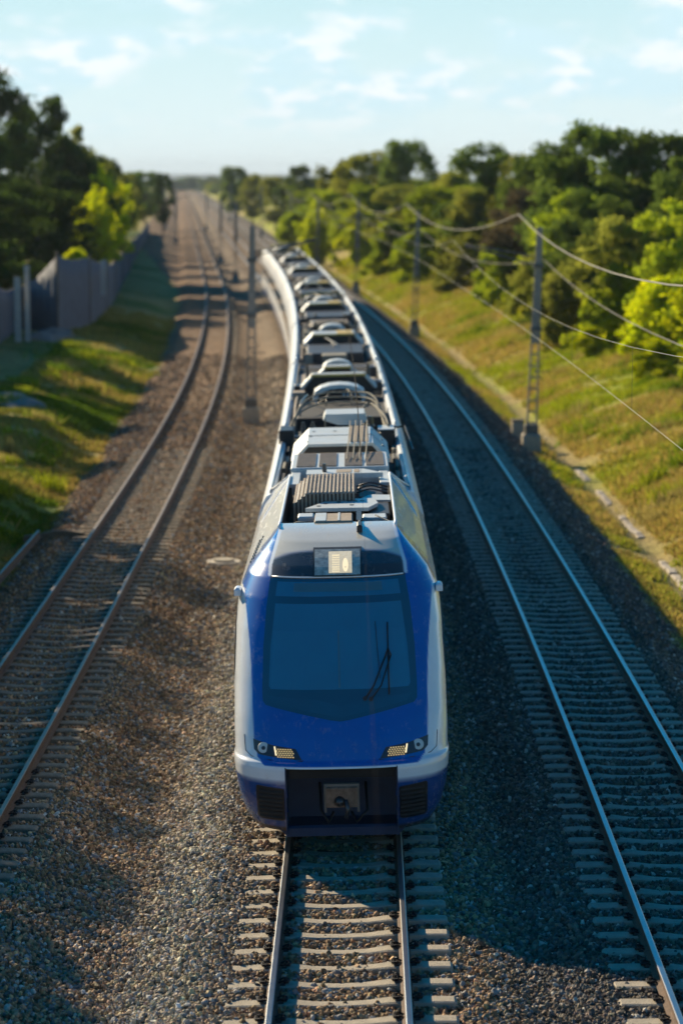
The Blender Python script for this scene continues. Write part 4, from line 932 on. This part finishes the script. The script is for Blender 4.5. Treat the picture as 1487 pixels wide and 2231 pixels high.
LP = [(92.3, -3.04, 7.6, 'lattice catenary pole standing between the left track and the train'), (155.0, -2.9, 7.4, 'catenary pole between the tracks halfway along the train'), (219.0, -2.83, 7.4, 'blurred catenary pole between the tracks near the tail of the train'), (268.0, -3.4, 7.2, 'faint catenary pole between the tracks beyond the train'), (434.0, -3.1, 7.4, 'very far catenary pole in the middle of the wide ballast field')]
for s, u, h, lb in LP:
    if 150 < s < 160: continue
    p = lattice_pole(s, u, h, lb, 0.012, group='catenary poles left of the train'); cantilever(p, 1, 2.5, h)
for s, u, h, lb in [(420, -10.5, 9, 'far catenary pole against the dark trees at the left edge of the ballast'), (345, -8.5, 7.5, 'far catenary pole left of the tracks behind the shadow band'), (520, 3.0, 8, 'tiny far catenary pole right of the ballast field'), (380, 5.0, 8, 'far pole in front of the distant round trees'), (610, -12, 8, 'tiny far pole at the station throat')]:
    p = lattice_pole(s, u, h, lb, 0.0, group='far catenary poles'); cantilever(p, 1 if u < 0 else -1, 2.5, h)
def wire_run(label, upts, near, rc, m):
    """contact wire + messenger + droppers along the track; upts = (s, u) at the supports"""
    root = empty('overhead_line', (float(px(upts[0][0])), upts[0][0], 5.3), label, 'overhead line', 'overhead lines'); inv = Matrix.Translation(root.location).inverted()
    for i in range(len(upts)-1):
        (a, ua), (b_, ub) = upts[i], upts[i+1]; C_, D_ = [], []; md = MB()
        for q in range(0, 13):
            t = q/12; s = a+(b_-a)*t; u = ua+(ub-ua)*t; c = (float(px(s))+u, s, 5.30)
            zm = 6.75-3.4*t*(1-t)
            if near and i == 1: zm = 5.31+(6.75-5.31)*t**.8-1.6*t*(1-t)
            m_ = (float(px(s))+u, s, max(zm, 5.31)); C_.append(c); D_.append(m_)
            if 0 < q < 12 and q % 2 == 0: md.tube([c, (m_[0], m_[1], m_[2]+.002)], .0035, 4)
        os_ = [MB().tube(C_, rc if not (near and i == 0) else .0012, 5).build('contact_wire', m, root)]
        if not (near and i == 0): os_ += [MB().tube(D_, rc*.9, 5).build('messenger_wire', m, root), md.build('dropper', m, root)]
        for o in os_: o.matrix_parent_inverse = inv
    return root
M_wired = mat('dark_wire', (.012, .012, .012), .9, 0, .2, 3, spec=.05)
wire_run('overhead contact line above the right track', [(-20, 4.2), (28, 4.55), (84.3, 4.2), (145.8, 4.6), (197, 4.2), (255, 4.6), (318, 4.3)], False, .004, M_wire)
wire_run('overhead contact line above the roof of the train', [(-25, .55), (32, .22), (92.3, -.1), (155, .2), (219, -.1), (268, .2), (330, 0)], True, .0055, M_wired)
# feeder cables on the right poles
def feeder(label, offx, offz, sag, r):
    root = MB(); 
    P = [(float(px(s))+u+offx+.03*7, s, zgf(float(px(s))+u, s)+h+offz) for (s, u), h in zip(POLE_R, heights)]
    pts = []
    for i in range(len(P)-1):
        for q in range(12):
            t = q/12; pts.append((P[i][0]+(P[i+1][0]-P[i][0])*t, P[i][1]+(P[i+1][1]-P[i][1])*t, P[i][2]+(P[i+1][2]-P[i][2])*t-4*sag*t*(1-t)))
    pts.append(P[-1]); root.tube(pts, r, 6); o = root.build('feeder_cable', M_cable, smooth=True); return tag(o, label, 'cable', 'feeder cables')
feeder('thick upper feeder cable sagging between the tips of the right poles', -.75, .45, 1.0, .019)
feeder('lower feeder cable clamped below the top of the right poles', .18, -1.15, .8, .011)

# ---------------------------------------------------------------- left fence
FP = [(-16.6, 100, 3.1), (-16.3, 109.7, 3.2), (-15.98, 121, 3.0), (-15.98, 133.5, 2.4), (-13.6, 129.6, 4.4), (-12.4, 138.9, 4.1), (-12.2, 155, 3.4), (-12.3, 172.3, 2.7), (-12.5, 196, 2.6), (-12.55, 219.9, 2.5), (-12.7, 244, 2.4), (-12.7, 268.9, 2.2), (-12.74, 320, 2.0), (-12.74, 377.8, 1.8)]
P0 = (float(px(FP[0][1]))+FP[0][0], FP[0][1]); fence = empty('noise_fence', (P0[0], P0[1], zgf(*P0)), 'long tall dark grey sheet fence with pale posts along the left bank', 'fence')
FI = Matrix.Translation(fence.location).inverted()
for i in range(len(FP)-1):
    (u0, s0, h0), (u1, s1, h1) = FP[i], FP[i+1]; a = (float(px(s0))+u0, s0); b_ = (float(px(s1))+u1, s1); Ld = math.hypot(b_[0]-a[0], b_[1]-a[1]); n = max(8, int(Ld/.25))
    nx, ny = -(b_[1]-a[1])/Ld, (b_[0]-a[0])/Ld; vs = []
    nr = 5
    for q in range(n+1):
        t = q/n; x = a[0]+(b_[0]-a[0])*t; y = a[1]+(b_[1]-a[1])*t; zb = zgf(x, y)-.1; h = h0+(h1-h0)*t-.22*sin(pi*t)+.06*random.uniform(-1, 1)
        for r_ in range(nr):
            w = .05*sin(q*1.9)+.07*vnoise(np.array([x*3]), np.array([y+r_*3.0]), 1.2)[0]; vs.append((x+nx*w, y+ny*w, zb+h*r_/(nr-1)))
    m_ = len(vs); vs += [(v[0]+nx*.04, v[1]+ny*.04, v[2]) for v in vs]
    fs = []
    for q in range(n):
        for r_ in range(nr-1):
            k = q*nr+r_; fs += [(k, k+1, k+nr+1, k+nr), (m_+k, m_+k+nr, m_+k+nr+1, m_+k+1)]
        k = q*nr+nr-1; fs.append((k, m_+k, m_+k+nr, k+nr))
    mb = MB(); mb.add(vs, fs); o = mb.build('fence_panel', M_fence, fence, smooth=True); o.matrix_parent_inverse = FI
    mb = MB(); mb.tube([(a[0], a[1], zgf(*a)-.1), (a[0], a[1], zgf(*a)+h0+.1)], .06, 6); o = mb.build('fence_post', M_steel, fence); o.matrix_parent_inverse = FI
def white_post(x, y, z0, z1, w=.16, lab=None):
    mb = MB(); mb.box(x-w, x+w, y-w*.5, y+w*.5, z0, z1, bev=.02); return tag(mb.build('pale_post', M_post), lab, 'post', 'pale posts at the fence')
for (u, s, za, zb_, w, lb) in ((-15.2, 123.5, 0, 3.35, .16, 'wide pale board post in front of the fence at the left edge of the photo'), (-14.75, 124.0, 0, 3.95, .13, 'taller narrow pale post, right one of the pair at the left edge'), (-12.0, 146.5, 1.6, 3.55, .13, 'single short pale post high on the fence below the yellow bush')):
    x = float(px(s))+u; white_post(x, s, zgf(x, s)+za-.1, zgf(x, s)+zb_ if za == 0 else zb_+.4, w, lb)

# ---------------------------------------------------------------- small trackside things
x, y = float(px(58.2))-2.94, 58.2; z = zgf(x, y); mb = MB(); mb.cyl((x, y, z-.05), .44, .13, 28, .42); mh = mb.build('concrete_cover', M_slab); auto(mh, 30); tag(mh, 'round concrete manhole cover on the ballast left of the train', 'manhole cover')
mb = MB(); mb.cyl((x, y, z+.08), .27, .05, 24, .25); o = mb.build('lid', M_conc, mh); auto(o, 30)
x, y = float(px(88.6))+6.94, 88.6; z = zgf(x, y); mb = MB(); mb.box(x-.22, x+.22, y-.2, y+.2, z-.2, z+.62, bev=.05); o = mb.build('concrete_marker', M_conc); mb = MB(); mb.box(x-.24, x+.24, y-.22, y+.22, z+.621, z+.68, bev=.03); mb.build('cap', M_concdark, o); tag(o, 'short concrete marker block just left of the big catenary pole', 'marker block')
# drainage gutter of pale slabs
g = empty('drain_gutter', (float(px(50))+8.42, 50, -1.1), 'broken line of pale slabs in the ditch of the right bank', 'gutter'); GI = Matrix.Translation(g.location).inverted()
s = 50.0; k = 0; 
while s < 92 and k < 95:
    Ls = .42+.06*random.random(); s += Ls
    if vnoise(np.array([s]), np.array([3.0]), 3.1)[0] < .42+(.30 if s > 71 else 0): continue
    x = float(px(s))+8.38; z = zgf(x, s)+.045; mb = MB(); mb.box(x-.10+random.uniform(-.03, .03), x+.10+random.uniform(-.03, .04), s-Ls*.46, s+Ls*.36, z-.1, z+.03+random.uniform(-.02, .03), bev=.02); o = mb.build('slab', M_slab, g); o.matrix_parent_inverse = GI; k += 1
# old siding rail and timber crossing at the left
mb = MB(); 
o = rail_mesh('siding_rail', 33.0, 60.4, lambda s: -7.75+.018*(60-s)*0+(60-s)*-.012, None, M_railtop_rust, M_railrust); tag(o, 'loose rusty siding rail along the far left edge of the left track bed', 'rail')
for k in range(34):
    pass
x0 = float(px(61)); mb = MB(); vs = []
for q, (u, zz_) in enumerate(((-8.2, -.30), (-7.9, -.26), (-7.4, -.15), (-7.05, -.12), (-6.6, -.17))):
    vs += [(x0+u, 60.9-.08*q, zz_-.25), (x0+u, 61.05-.08*q, zz_-.25), (x0+u, 61.05-.08*q, zz_+.06), (x0+u, 60.9-.08*q, zz_+.06)]
mb.add(vs, [(i*4+k, i*4+(k+1) % 4, i*4+4+(k+1) % 4, i*4+4+k) for i in range(4) for k in range(4)]+[(0, 1, 2, 3), (16, 17, 18, 19)]); tag(mb.build('edge_board', M_timber), 'bent timber edge board across the gravel beside the left track', 'board')
# pale tarp scraps on the left slope
def tarp(u, s, w, l, lab, zup=.25, rz=0):
    x0, y0 = float(px(s))+u, s; n = 14; vs = []
    for i in range(n):
        for j in range(n):
            a, b_ = (i/(n-1)-.5)*w, (j/(n-1)-.5)*l; X = x0+a*cos(rz)-b_*sin(rz); Y = y0+a*sin(rz)+b_*cos(rz); e = (1-abs(2*i/(n-1)-1)**3)*(1-abs(2*j/(n-1)-1)**3)
            vs.append((X+.1*random.uniform(-1, 1), Y+.1*random.uniform(-1, 1), zgf(X, Y)+.03+zup*e*(.4+1.2*float(vnoise(np.array([X*2]), np.array([Y*2]), 1.0)[0]))))
    fs = [(i*n+j, i*n+j+1, i*n+n+j+1, i*n+n+j) for i in range(n-1) for j in range(n-1)]
    mb = MB(); mb.add(vs, fs); o = mb.build('tarp_scrap', M_tarp, smooth=True); md = o.modifiers.new('t', 'SOLIDIFY'); md.thickness = .02
    return tag(o, lab, 'tarp', 'tarp scraps on the left bank')
tarp(-12.0, 90.5, 1.9, 6.5, 'crumpled pale tarp scrap on the left bank at the photo edge', .22, .3)
tarp(-13.9, 127.5, 1.8, 4.5, 'pale cloth hanging out below the fence bulge', .35, -.2)
# bushes' roofed shed seen between the trees
hx, hy = 19.9, 212.0; hz_ = zgf(hx, hy); shed = empty('shed', (hx, hy, hz_), 'small pale shed roof showing between the trees behind the big pole', 'shed')
mb = MB(); mb.box(-2.6, 2.6, -2, 2, -.2, 1.9); mb.build('wall', M_post, shed); mb = MB(); mb.prism([(-3, 1.85), (3, 1.85), (3, 2.0), (0, 3.1), (-3, 2.0)], -2.3, 2.3); mb.build('roof', M_roofhouse, shed)
mb = MB(); mb.box(-.5, .5, -2.05, -2.001, 0, 1.7); mb.build('door', M_steel, shed)

# ---------------------------------------------------------------- trees
def crown_mesh(name, seed, kind):
    r = np.random.default_rng(seed); C = []; 
    # unit space: height 1 (z 0..1), radius as kind
    if kind == 'broad': n, rad, z0, leaves, ls = 62, .36, .20, 210, .0165
    elif kind == 'poplar': n, rad, z0, leaves, ls = 40, .13, .08, 200, .014
    elif kind == 'bush': n, rad, z0, leaves, ls = 44, .50, .0, 210, .030
    elif kind == 'feather': n, rad, z0, leaves, ls = 46, .34, .02, 170, .024
    V = []; cols = []
    for i in range(n):
        if kind == 'feather':
            a = r.uniform(0, 2*pi); q = r.random()**.7; lean = rad*q; h = r.uniform(.45, 1.0)*(1-.35*q)
            m = leaves; t = r.random(m)**.8; cx = np.cos(a)*lean*t**1.3+r.normal(0, .02+.025*(1-t), m); cy = np.sin(a)*lean*t**1.3+r.normal(0, .02+.025*(1-t), m); cz = .02+h*t+r.normal(0, .015, m); P = np.stack([cx, cy, cz], -1); b = np.full(m, r.random())
        else:
            # direction on the envelope; more clumps outside
            zc = r.uniform(z0, .97); tt = (zc-z0)/(1-z0)
            if kind == 'broad': env = rad*np.sqrt(max(0, 1-(2*tt-.85)**2/1.4))*(1 if tt > .12 else .6)
            elif kind == 'poplar': env = rad*min(1, 2.2*tt+.4)*(1-tt**3)
            else: env = rad*np.sqrt(max(0.05, 1-tt**1.8))
            a = r.uniform(0, 2*pi); q = r.random()**.45*r.uniform(.8, 1.12); cx, cy = np.cos(a)*env*q, np.sin(a)*env*q
            cr = (.075 if kind != 'bush' else .12)*r.uniform(.55, 1.45)*(0.7 if kind == 'poplar' else 1); m = int(leaves*(cr/.08 if kind != 'bush' else cr/.12)); D = r.normal(0, 1, (m, 3)); D /= np.linalg.norm(D, axis=1)[:, None]
            rr = cr*r.random((m, 1))**.4*r.uniform(.75, 1.25, (m, 1)); P = np.array([cx, cy, zc])+D*rr*np.array([1.15, 1.15, .85]); b = np.full(m, r.random())
        V.append(P); cols.append(np.clip(b*.65+r.random(len(P))*.45, 0, 1))
    P = np.concatenate(V); c = np.concatenate(cols); P[:, 2] = np.maximum(P[:, 2], .005); m = len(P)
    P[:, 2] *= 1/ P[:, 2].max()
    A = r.normal(0, 1, (m, 3)); A /= np.linalg.norm(A, axis=1)[:, None]; B = np.cross(A, r.normal(0, 1, (m, 3))); B /= np.linalg.norm(B, axis=1)[:, None]
    s = ls*r.uniform(.6, 1.4, (m, 1)); Q = np.stack([P-A*s, P-B*s*.55, P+A*s, P+B*s*.55], 1).reshape(-1, 3)
    F = np.arange(4*m).reshape(-1, 4); cc = np.repeat(np.stack([c, c, c], -1), 4, 0)
    o = np_mesh(name, Q, F, L_mid, cols=cc); me = o.data; bpy.data.objects.remove(o); return me
def trunk_mesh(seed, kind):
    r = random.Random(seed); mb = MB(); top = {'broad': .62, 'poplar': .85, 'bush': .4, 'feather': .5}[kind]; w = {'broad': .022, 'poplar': .016, 'bush': .02, 'feather': .012}[kind]
    mb.tube([(0, 0, -.03), (r.uniform(-.01, .01), 0, top*.4), (r.uniform(-.03, .03), r.uniform(-.03, .03), top)], w, 7, w*.3)
    for k in range(7):
        a = r.uniform(0, 6.28); z = top*r.uniform(.2, .8); l = {'broad': .26, 'poplar': .08, 'bush': .3, 'feather': .2}[kind]*r.uniform(.6, 1); mb.tube([(0, 0, z), (cos(a)*l*.5, sin(a)*l*.5, z+l*.5), (cos(a)*l, sin(a)*l, z+l*.95)], w*.45, 5, w*.12)
    o = mb.build('trunk', M_bark); me = o.data; bpy.data.objects.remove(o); return me
CR = {k: [crown_mesh('crown', 100*i+j, k) for j in range(n)] for i, (k, n) in enumerate((('broad', 5), ('poplar', 1), ('bush', 4), ('feather', 2)))}
TR = {k: [trunk_mesh(j, k) for j in range(2)] for k in CR}
LM = [L_dark, L_mid, L_olive, L_bright, L_brown, L_deep]
tcount = 0
def tree(x, y, top, w, kind, lm, label, group, cat=None, lift=0):
    global tcount; tcount += 1
    z = zgf(x, y)-.05; h = top-z; me = CR[kind][tcount % len(CR[kind])]
    nm = {'broad': 'broadleaf_tree', 'poplar': 'poplar_tree', 'bush': 'bush', 'feather': 'young_tree'}[kind]
    root = empty(nm, (x, y, z), label, cat or {'bush': 'bush'}.get(kind, 'tree'), group, rz=random.uniform(0, 6.28))
    base = {'broad': .80, 'poplar': .27, 'bush': 1.12, 'feather': .74}[kind]
    sc = (w/base, w/base, h-lift)
    for n_, m_, mm in (('crown', me, LM[lm]), ('trunk', TR[kind][tcount % 2], M_bark)):
        o = bpy.data.objects.new(n_, m_); COL.objects.link(o); o.parent = root; o.scale = sc if n_ == 'crown' else (h, h, h)
        o.material_slots[0].link = 'OBJECT'; o.material_slots[0].material = mm
        if n_ == 'crown': o.location.z = lift
    return root
ORD = 'first second third fourth fifth sixth seventh eighth ninth tenth eleventh twelfth thirteenth fourteenth fifteenth sixteenth seventeenth eighteenth nineteenth twentieth twenty-first twenty-second twenty-third twenty-fourth twenty-fifth twenty-sixth twenty-seventh twenty-eighth'.split()
GR = 'trees and bushes beyond the right bank'; GL = 'trees behind the left fence'
RT = [
 # skyline, right
 (16.2, 152.0, 12.5, 9.5, 'broad', 0, 'tallest dark broad tree on the right skyline'),
 (20.0, 149.0, 11.9, 8.0, 'broad', 0, 'dark broad tree right of the tallest one on the right skyline'),
 (19.6, 131.5, 10.3, 7.0, 'broad', 0, 'dark tree crown cut by the right edge of the photo'),
 (14.6, 172.0, 11.5, 8.0, 'broad', 0, 'dark tree crown just left of the tallest one on the right skyline'),
 (11.4, 192.3, 11.9, 8.0, 'broad', 0, 'dark peaked tree crown in the middle of the right skyline'),
 (14.4, 188.1, 10.9, 7.4, 'broad', 2, 'lower olive crown between the two peaks of the right skyline'),
 (10.4, 227.3, 9.7, 7.0, 'broad', 2, 'small crown in the dip of the right skyline'),
 (6.8, 253.0, 13.1, 7.6, 'broad', 0, 'dark tall crown left of the dip in the right skyline'),
 (2.9, 265.0, 12.0, 8.0, 'broad', 2, 'olive crown left of the tall one by the dip'),
 (-.2, 293.2, 11.5, 7.4, 'broad', 2, 'olive crown at the left end of the right wood'),
 (-7.2, 404.3, 11.3, 8.2, 'broad', 0, 'dark round tree standing alone over the far tracks, larger of two'),
 (-24.0, 545.8, 11.8, 9.2, 'broad', 0, 'small dark round tree on the far skyline'),
 # second row
 (16.6, 112.9, 8.1, 6.6, 'broad', 1, 'large fresh green tree at the right photo edge'),
 (14.0, 118.9, 7.1, 5.8, 'broad', 2, 'olive rounded tree left of the large fresh green tree'),
 (14.4, 138.3, 8.4, 6.0, 'broad', 0, 'dark tree directly right of the big pole top'),
 (12.3, 159.5, 8.3, 6.6, 'broad', 4, 'brownish tree crown directly left of the big pole top'),
 (15.3, 153.7, 10.3, 6.4, 'broad', 0, 'dark tree behind the big pole top'),
 (10.8, 191.8, 8.3, 6.8, 'broad', 2, 'olive tree in the second row left of the brownish crown'),
 (8.5, 217.0, 8.3, 7.0, 'broad', 1, 'green tree in the second row behind the second pole'),
 (5.7, 237.2, 8.4, 7.4, 'broad', 2, 'olive tree in the second row, third from the far end'),
 (2.3, 257.4, 8.4, 7.4, 'broad', 1, 'green tree in the second row, second from the far end'),
 (-2.0, 277.5, 7.8, 7.4, 'broad', 1, 'green tree at the far end of the second row'),
 (-11.9, 434.3, 9.5, 7.6, 'broad', 2, 'olive far tree left of the round dark tree'),
 (-18.6, 505.0, 10.0, 6.6, 'broad', 2, 'narrow far tree between the two round dark ones'),
 (-5.5, 360.0, 7.4, 7.0, 'broad', 1, 'low green far tree below the round dark tree'),
 # bushes at the foot
 (14.3, 100.5, 5.6, 5.2, 'feather', 3, 'tall yellow green shrub at the right photo edge'),
 (12.9, 106.5, 4.6, 4.8, 'bush', 3, 'wide yellow green bush right of the big pole'),
 (14.5, 104.0, 5.0, 4.8, 'bush', 1, 'green bush behind the yellow green shrub'),
 (11.9, 115.6, 4.8, 4.8, 'bush', 1, 'green bush right behind the big pole'),
 (10.6, 126.6, 4.6, 4.6, 'bush', 2, 'olive bush left of the big pole'),
 (9.9, 138.8, 4.7, 4.8, 'bush', 2, 'grey olive bush two left of the big pole'),
 (9.0, 157.0, 4.9, 4.8, 'bush', 1, 'green bush left of the grey olive one'),
 (8.0, 179.2, 4.9, 5.0, 'bush', 2, 'olive bush right of the second pole'),
 (6.4, 201.4, 4.8, 5.2, 'bush', 1, 'green bush behind the second pole'),
 (4.5, 223.7, 5.2, 5.6, 'bush', 1, 'green bush left of the second pole'),
 (1.7, 252.0, 5.8, 5.8, 'bush', 3, 'bright bush right of the third pole'),
 (-2.8, 272.3, 6.0, 6.2, 'feather', 3, 'bright yellow green tree behind the tail of the train'),
 (-5.8, 300.3, 5.2, 6.2, 'bush', 1, 'green bush at the far left end of the bush row'),
 (13.1, 94.1, 2.6, 3.0, 'bush', 3, 'low glowing yellow green bush nearest at the right edge'),
 (11.6, 98.2, 2.2, 2.6, 'bush', 3, 'small glowing bush right of the big pole foot'),
 (10.4, 112.2, 1.9, 2.0, 'bush', 3, 'small round bush on the bank near the big pole'),
 (9.3, 120.2, 1.8, 1.7, 'bush', 2, 'tiny bush on the bank left of the big pole'),
 (17.6, 101.0, 6.6, 5.6, 'broad', 1, 'green tree just outside the wood at the right edge'),
]
for a in RT:
    a = list(a)
    if a[4] in ('bush', 'feather') and a[1] < 200: a[0] += 1.5; a[1] += 2.0; a[3] *= .9
    tree(*a, GR)
# fill of the wood behind, thinner
fillr = np.random.default_rng(3); k = 0
for s in np.arange(100, 330, 8.5):
    for u0 in (17.5, 22.5):
        s1 = s+fillr.uniform(-3, 3); x = float(px(s1))+u0+fillr.uniform(-1.5, 1.5)
        if u0 == 17.5 and s1 < 118: continue
        tree(x, s1, fillr.uniform(6.5, 8.6)+(1.0 if u0 > 20 else 0), fillr.uniform(6, 7.5), 'broad', int(fillr.choice([0, 0, 1, 2])), ('dark leafy tree in the inner row of the right wood, ' if u0 < 20 else 'dark leafy tree in the back row of the right wood, ')+ORD[int((s-100)/8.5)]+' from near', 'trees filling the right wood')
for i, s in enumerate(np.arange(118, 330, 13.0)):
    u = 15.2+fillr.uniform(-.8, .8); x = float(px(s))+u; tree(x, s, fillr.uniform(3.6, 5.2), fillr.uniform(4.2, 5.4), 'bush', int(fillr.choice([1, 2, 3, 2])), 'leafy hedge bush at the foot of the right wood, '+ORD[i]+' from near', 'bushes along the foot of the right wood')
LT = [
 (-30.0, 200.0, 18.0, 11.0, 'broad', 0, 'tallest dark tree cut by the left photo edge'),
 (-26.6, 214.0, 16.2, 8.0, 'broad', 0, 'dark tree right of the tallest left one'),
 (-25.9, 219.0, 16.4, 2.8, 'poplar', 0, 'slim dark poplar rising above the left trees'),
 (-24.6, 218.0, 12.2, 9.5, 'broad', 0, 'dark tree under the slim poplar'),
 (-26.2, 240.0, 14.2, 2.6, 'poplar', 2, 'small pale topped poplar right of the slim dark one'),
 (-24.4, 238.0, 11.8, 6.6, 'broad', 2, 'olive tree on the falling left skyline'),
 (-25.9, 262.0, 11.2, 6.4, 'broad', 0, 'dark tree in the middle of the falling left skyline'),
 (-28.0, 300.0, 10.0, 6.0, 'broad', 2, 'olive tree near the right end of the left wood'),
 (-31.0, 345.0, 9.8, 6.2, 'broad', 0, 'tree at the right end of the left wood'),
 (-28.9, 390.0, 10.0, 4.2, 'broad', 0, 'dark narrow tree column where the left wood meets the ballast'),
 (-22.5, 150.0, 8.5, 9.0, 'broad', 0, 'dark tree close behind the left fence, nearest'),
 (-20.8, 165.0, 8.8, 9.0, 'broad', 0, 'dark tree close behind the left fence, second'),
 (-21.0, 185.0, 9.4, 9.0, 'broad', 0, 'dark tree close behind the left fence, third'),
 (-27.5, 175.0, 12.6, 10.0, 'broad', 0, 'big dark tree behind the nearest fence trees'),
 (-17.6, 174.0, 8.6, 5.0, 'feather', 3, 'bright yellow tree leaning over the fence'),
 (-18.9, 192.0, 10.0, 5.6, 'feather', 3, 'taller bright yellow green tree right of the leaning one'),
 (-20.6, 212.0, 9.2, 4.6, 'feather', 3, 'bright yellow green tree at the right end of the fence'),
 (-16.9, 152.0, 4.6, 3.0, 'bush', 3, 'small sunlit green bush peeping over the fence'),
 (-27.8, 255.0, 7.6, 7.0, 'bush', 0, 'dark bush behind the far end of the fence'),
 (-18.3, 180.0, 6.8, 4.2, 'bush', 3, 'dense yellow green bush at the foot of the leaning yellow tree'),
 (-19.8, 203.0, 8.6, 4.4, 'bush', 3, 'dense yellow green tall bush near the far end of the fence'),
 (-20.0, 136.0, 5.6, 6.0, 'bush', 0, 'dark bush behind the fence at the left photo edge'),
]
for a in LT:
    a = list(a)
    if a[5] == 0: a[5] = 5
    tree(*a, GL, lift=2.3 if (a[5] == 3 and a[1] > 165) else 0)
for i, (u, s, t) in enumerate(((-33, 160, 13), (-35, 185, 14), (-31, 235, 13), (-33, 262, 12), (-30, 285, 10.5), (-24, 320, 8), (-23, 365, 8), (-18.5, 300, 7.2), (-22, 150, 8))):
    tree(float(px(s))+u, s, t, 9.5, 'broad', 5, 'dark tree deep inside the left wood, '+['nearest', 'behind the tallest one', 'behind the slim poplar', 'behind the olive tree', 'in the middle of its row', 'low one near the far end', 'lowest one by the ballast', 'low one behind the fence end', 'first behind the fence'][i], 'trees filling the left wood')
for x_, s_, t_, w_, l_ in ((-29.0, 322, 9.6, 6.0, 'green tree on the left skyline between the olive one and the dark column'), (-27.0, 282, 10.4, 6.2, 'green tree on the left skyline right of its middle'), (-34.0, 380, 10.0, 7.0, 'tree behind the dark column at the left wood end'), (-35.0, 430, 10.4, 7.5, 'far tree behind the dark column, at the vanishing left wood')):
    tree(x_, s_, t_, w_, 'broad', 2 if s_ == 322 else 0, l_, GL)
# trees beside the bank outside the left of the picture that shade the left track
for i, (x, y, t, w) in enumerate(((-18.0, 70.5, 9.5, 8.5), (-16.2, 62.5, 8.4, 8.0), (-15.9, 55.5, 8.1, 8.0), (-15.0, 48.5, 7.5, 8), (-13.9, 43.0, 6.6, 7.0), (-13.0, 36.5, 6.1, 6.0), (-17.9, 58.0, 9.1, 8.0), (-17.4, 50.5, 8.4, 8.0), (-19.0, 78.0, 8.0, 6.0), (-19.2, 90, 7.9, 6.5), (-20.4, 102, 8.6, 6.5), (-21.5, 112, 9.0, 7.0), (-21.9, 122, 9.2, 7.0))):
    tree(x, y, t, w, 'broad', 0, 'dark tree on the left bank just outside the picture, '+ORD[i]+' of its row', 'trees shading the left track')
# far woods
fw = np.random.default_rng(11); k = 0
for i in range(85):
    s = fw.uniform(430, 1500); u = fw.choice([fw.uniform(9, 60), fw.uniform(-60, -24), fw.uniform(60, 150)], p=[.6, .2, .2]); x = float(px(s))+u
    tree(x, s, fw.uniform(5.5, 8.6), fw.uniform(8, 13), 'broad', int(fw.choice([0, 1, 2, 2])), 'hazy far tree along the distant line', 'far trees along the distant line')
for i in range(26):
    s = fw.uniform(1500, 2300); x = float(px(s))+fw.uniform(-170, 260)
    tree(x, s, fw.uniform(8, 11), fw.uniform(26, 40), 'bush', 0, 'low dark far wood clump where the tracks vanish', 'far wood clumps at the vanishing point')
# thin pale air
hbx = MB(); hbx.box(-3200, 3200, -58, 9300, -6, 60); hzo = hbx.build('haze', M_white); hzm = bpy.data.materials.new('haze_air'); hzm.use_nodes = True; t = hzm.node_tree; t.nodes.clear()
o_ = t.nodes.new('ShaderNodeOutputMaterial'); v_ = t.nodes.new('ShaderNodeVolumePrincipled'); v_.inputs['Color'].default_value = (.80, .90, 1.0, 1); v_.inputs['Density'].default_value = .00010; v_.inputs['Anisotropy'].default_value = 0
t.links.new(v_.outputs[0], o_.inputs['Volume']); hzo.data.materials.clear(); hzo.data.materials.append(hzm); tag(hzo, 'thin pale summer haze over the whole place', 'haze', kind='stuff'); S.cycles.volume_bounces = 0
print('objects', len(bpy.data.objects))
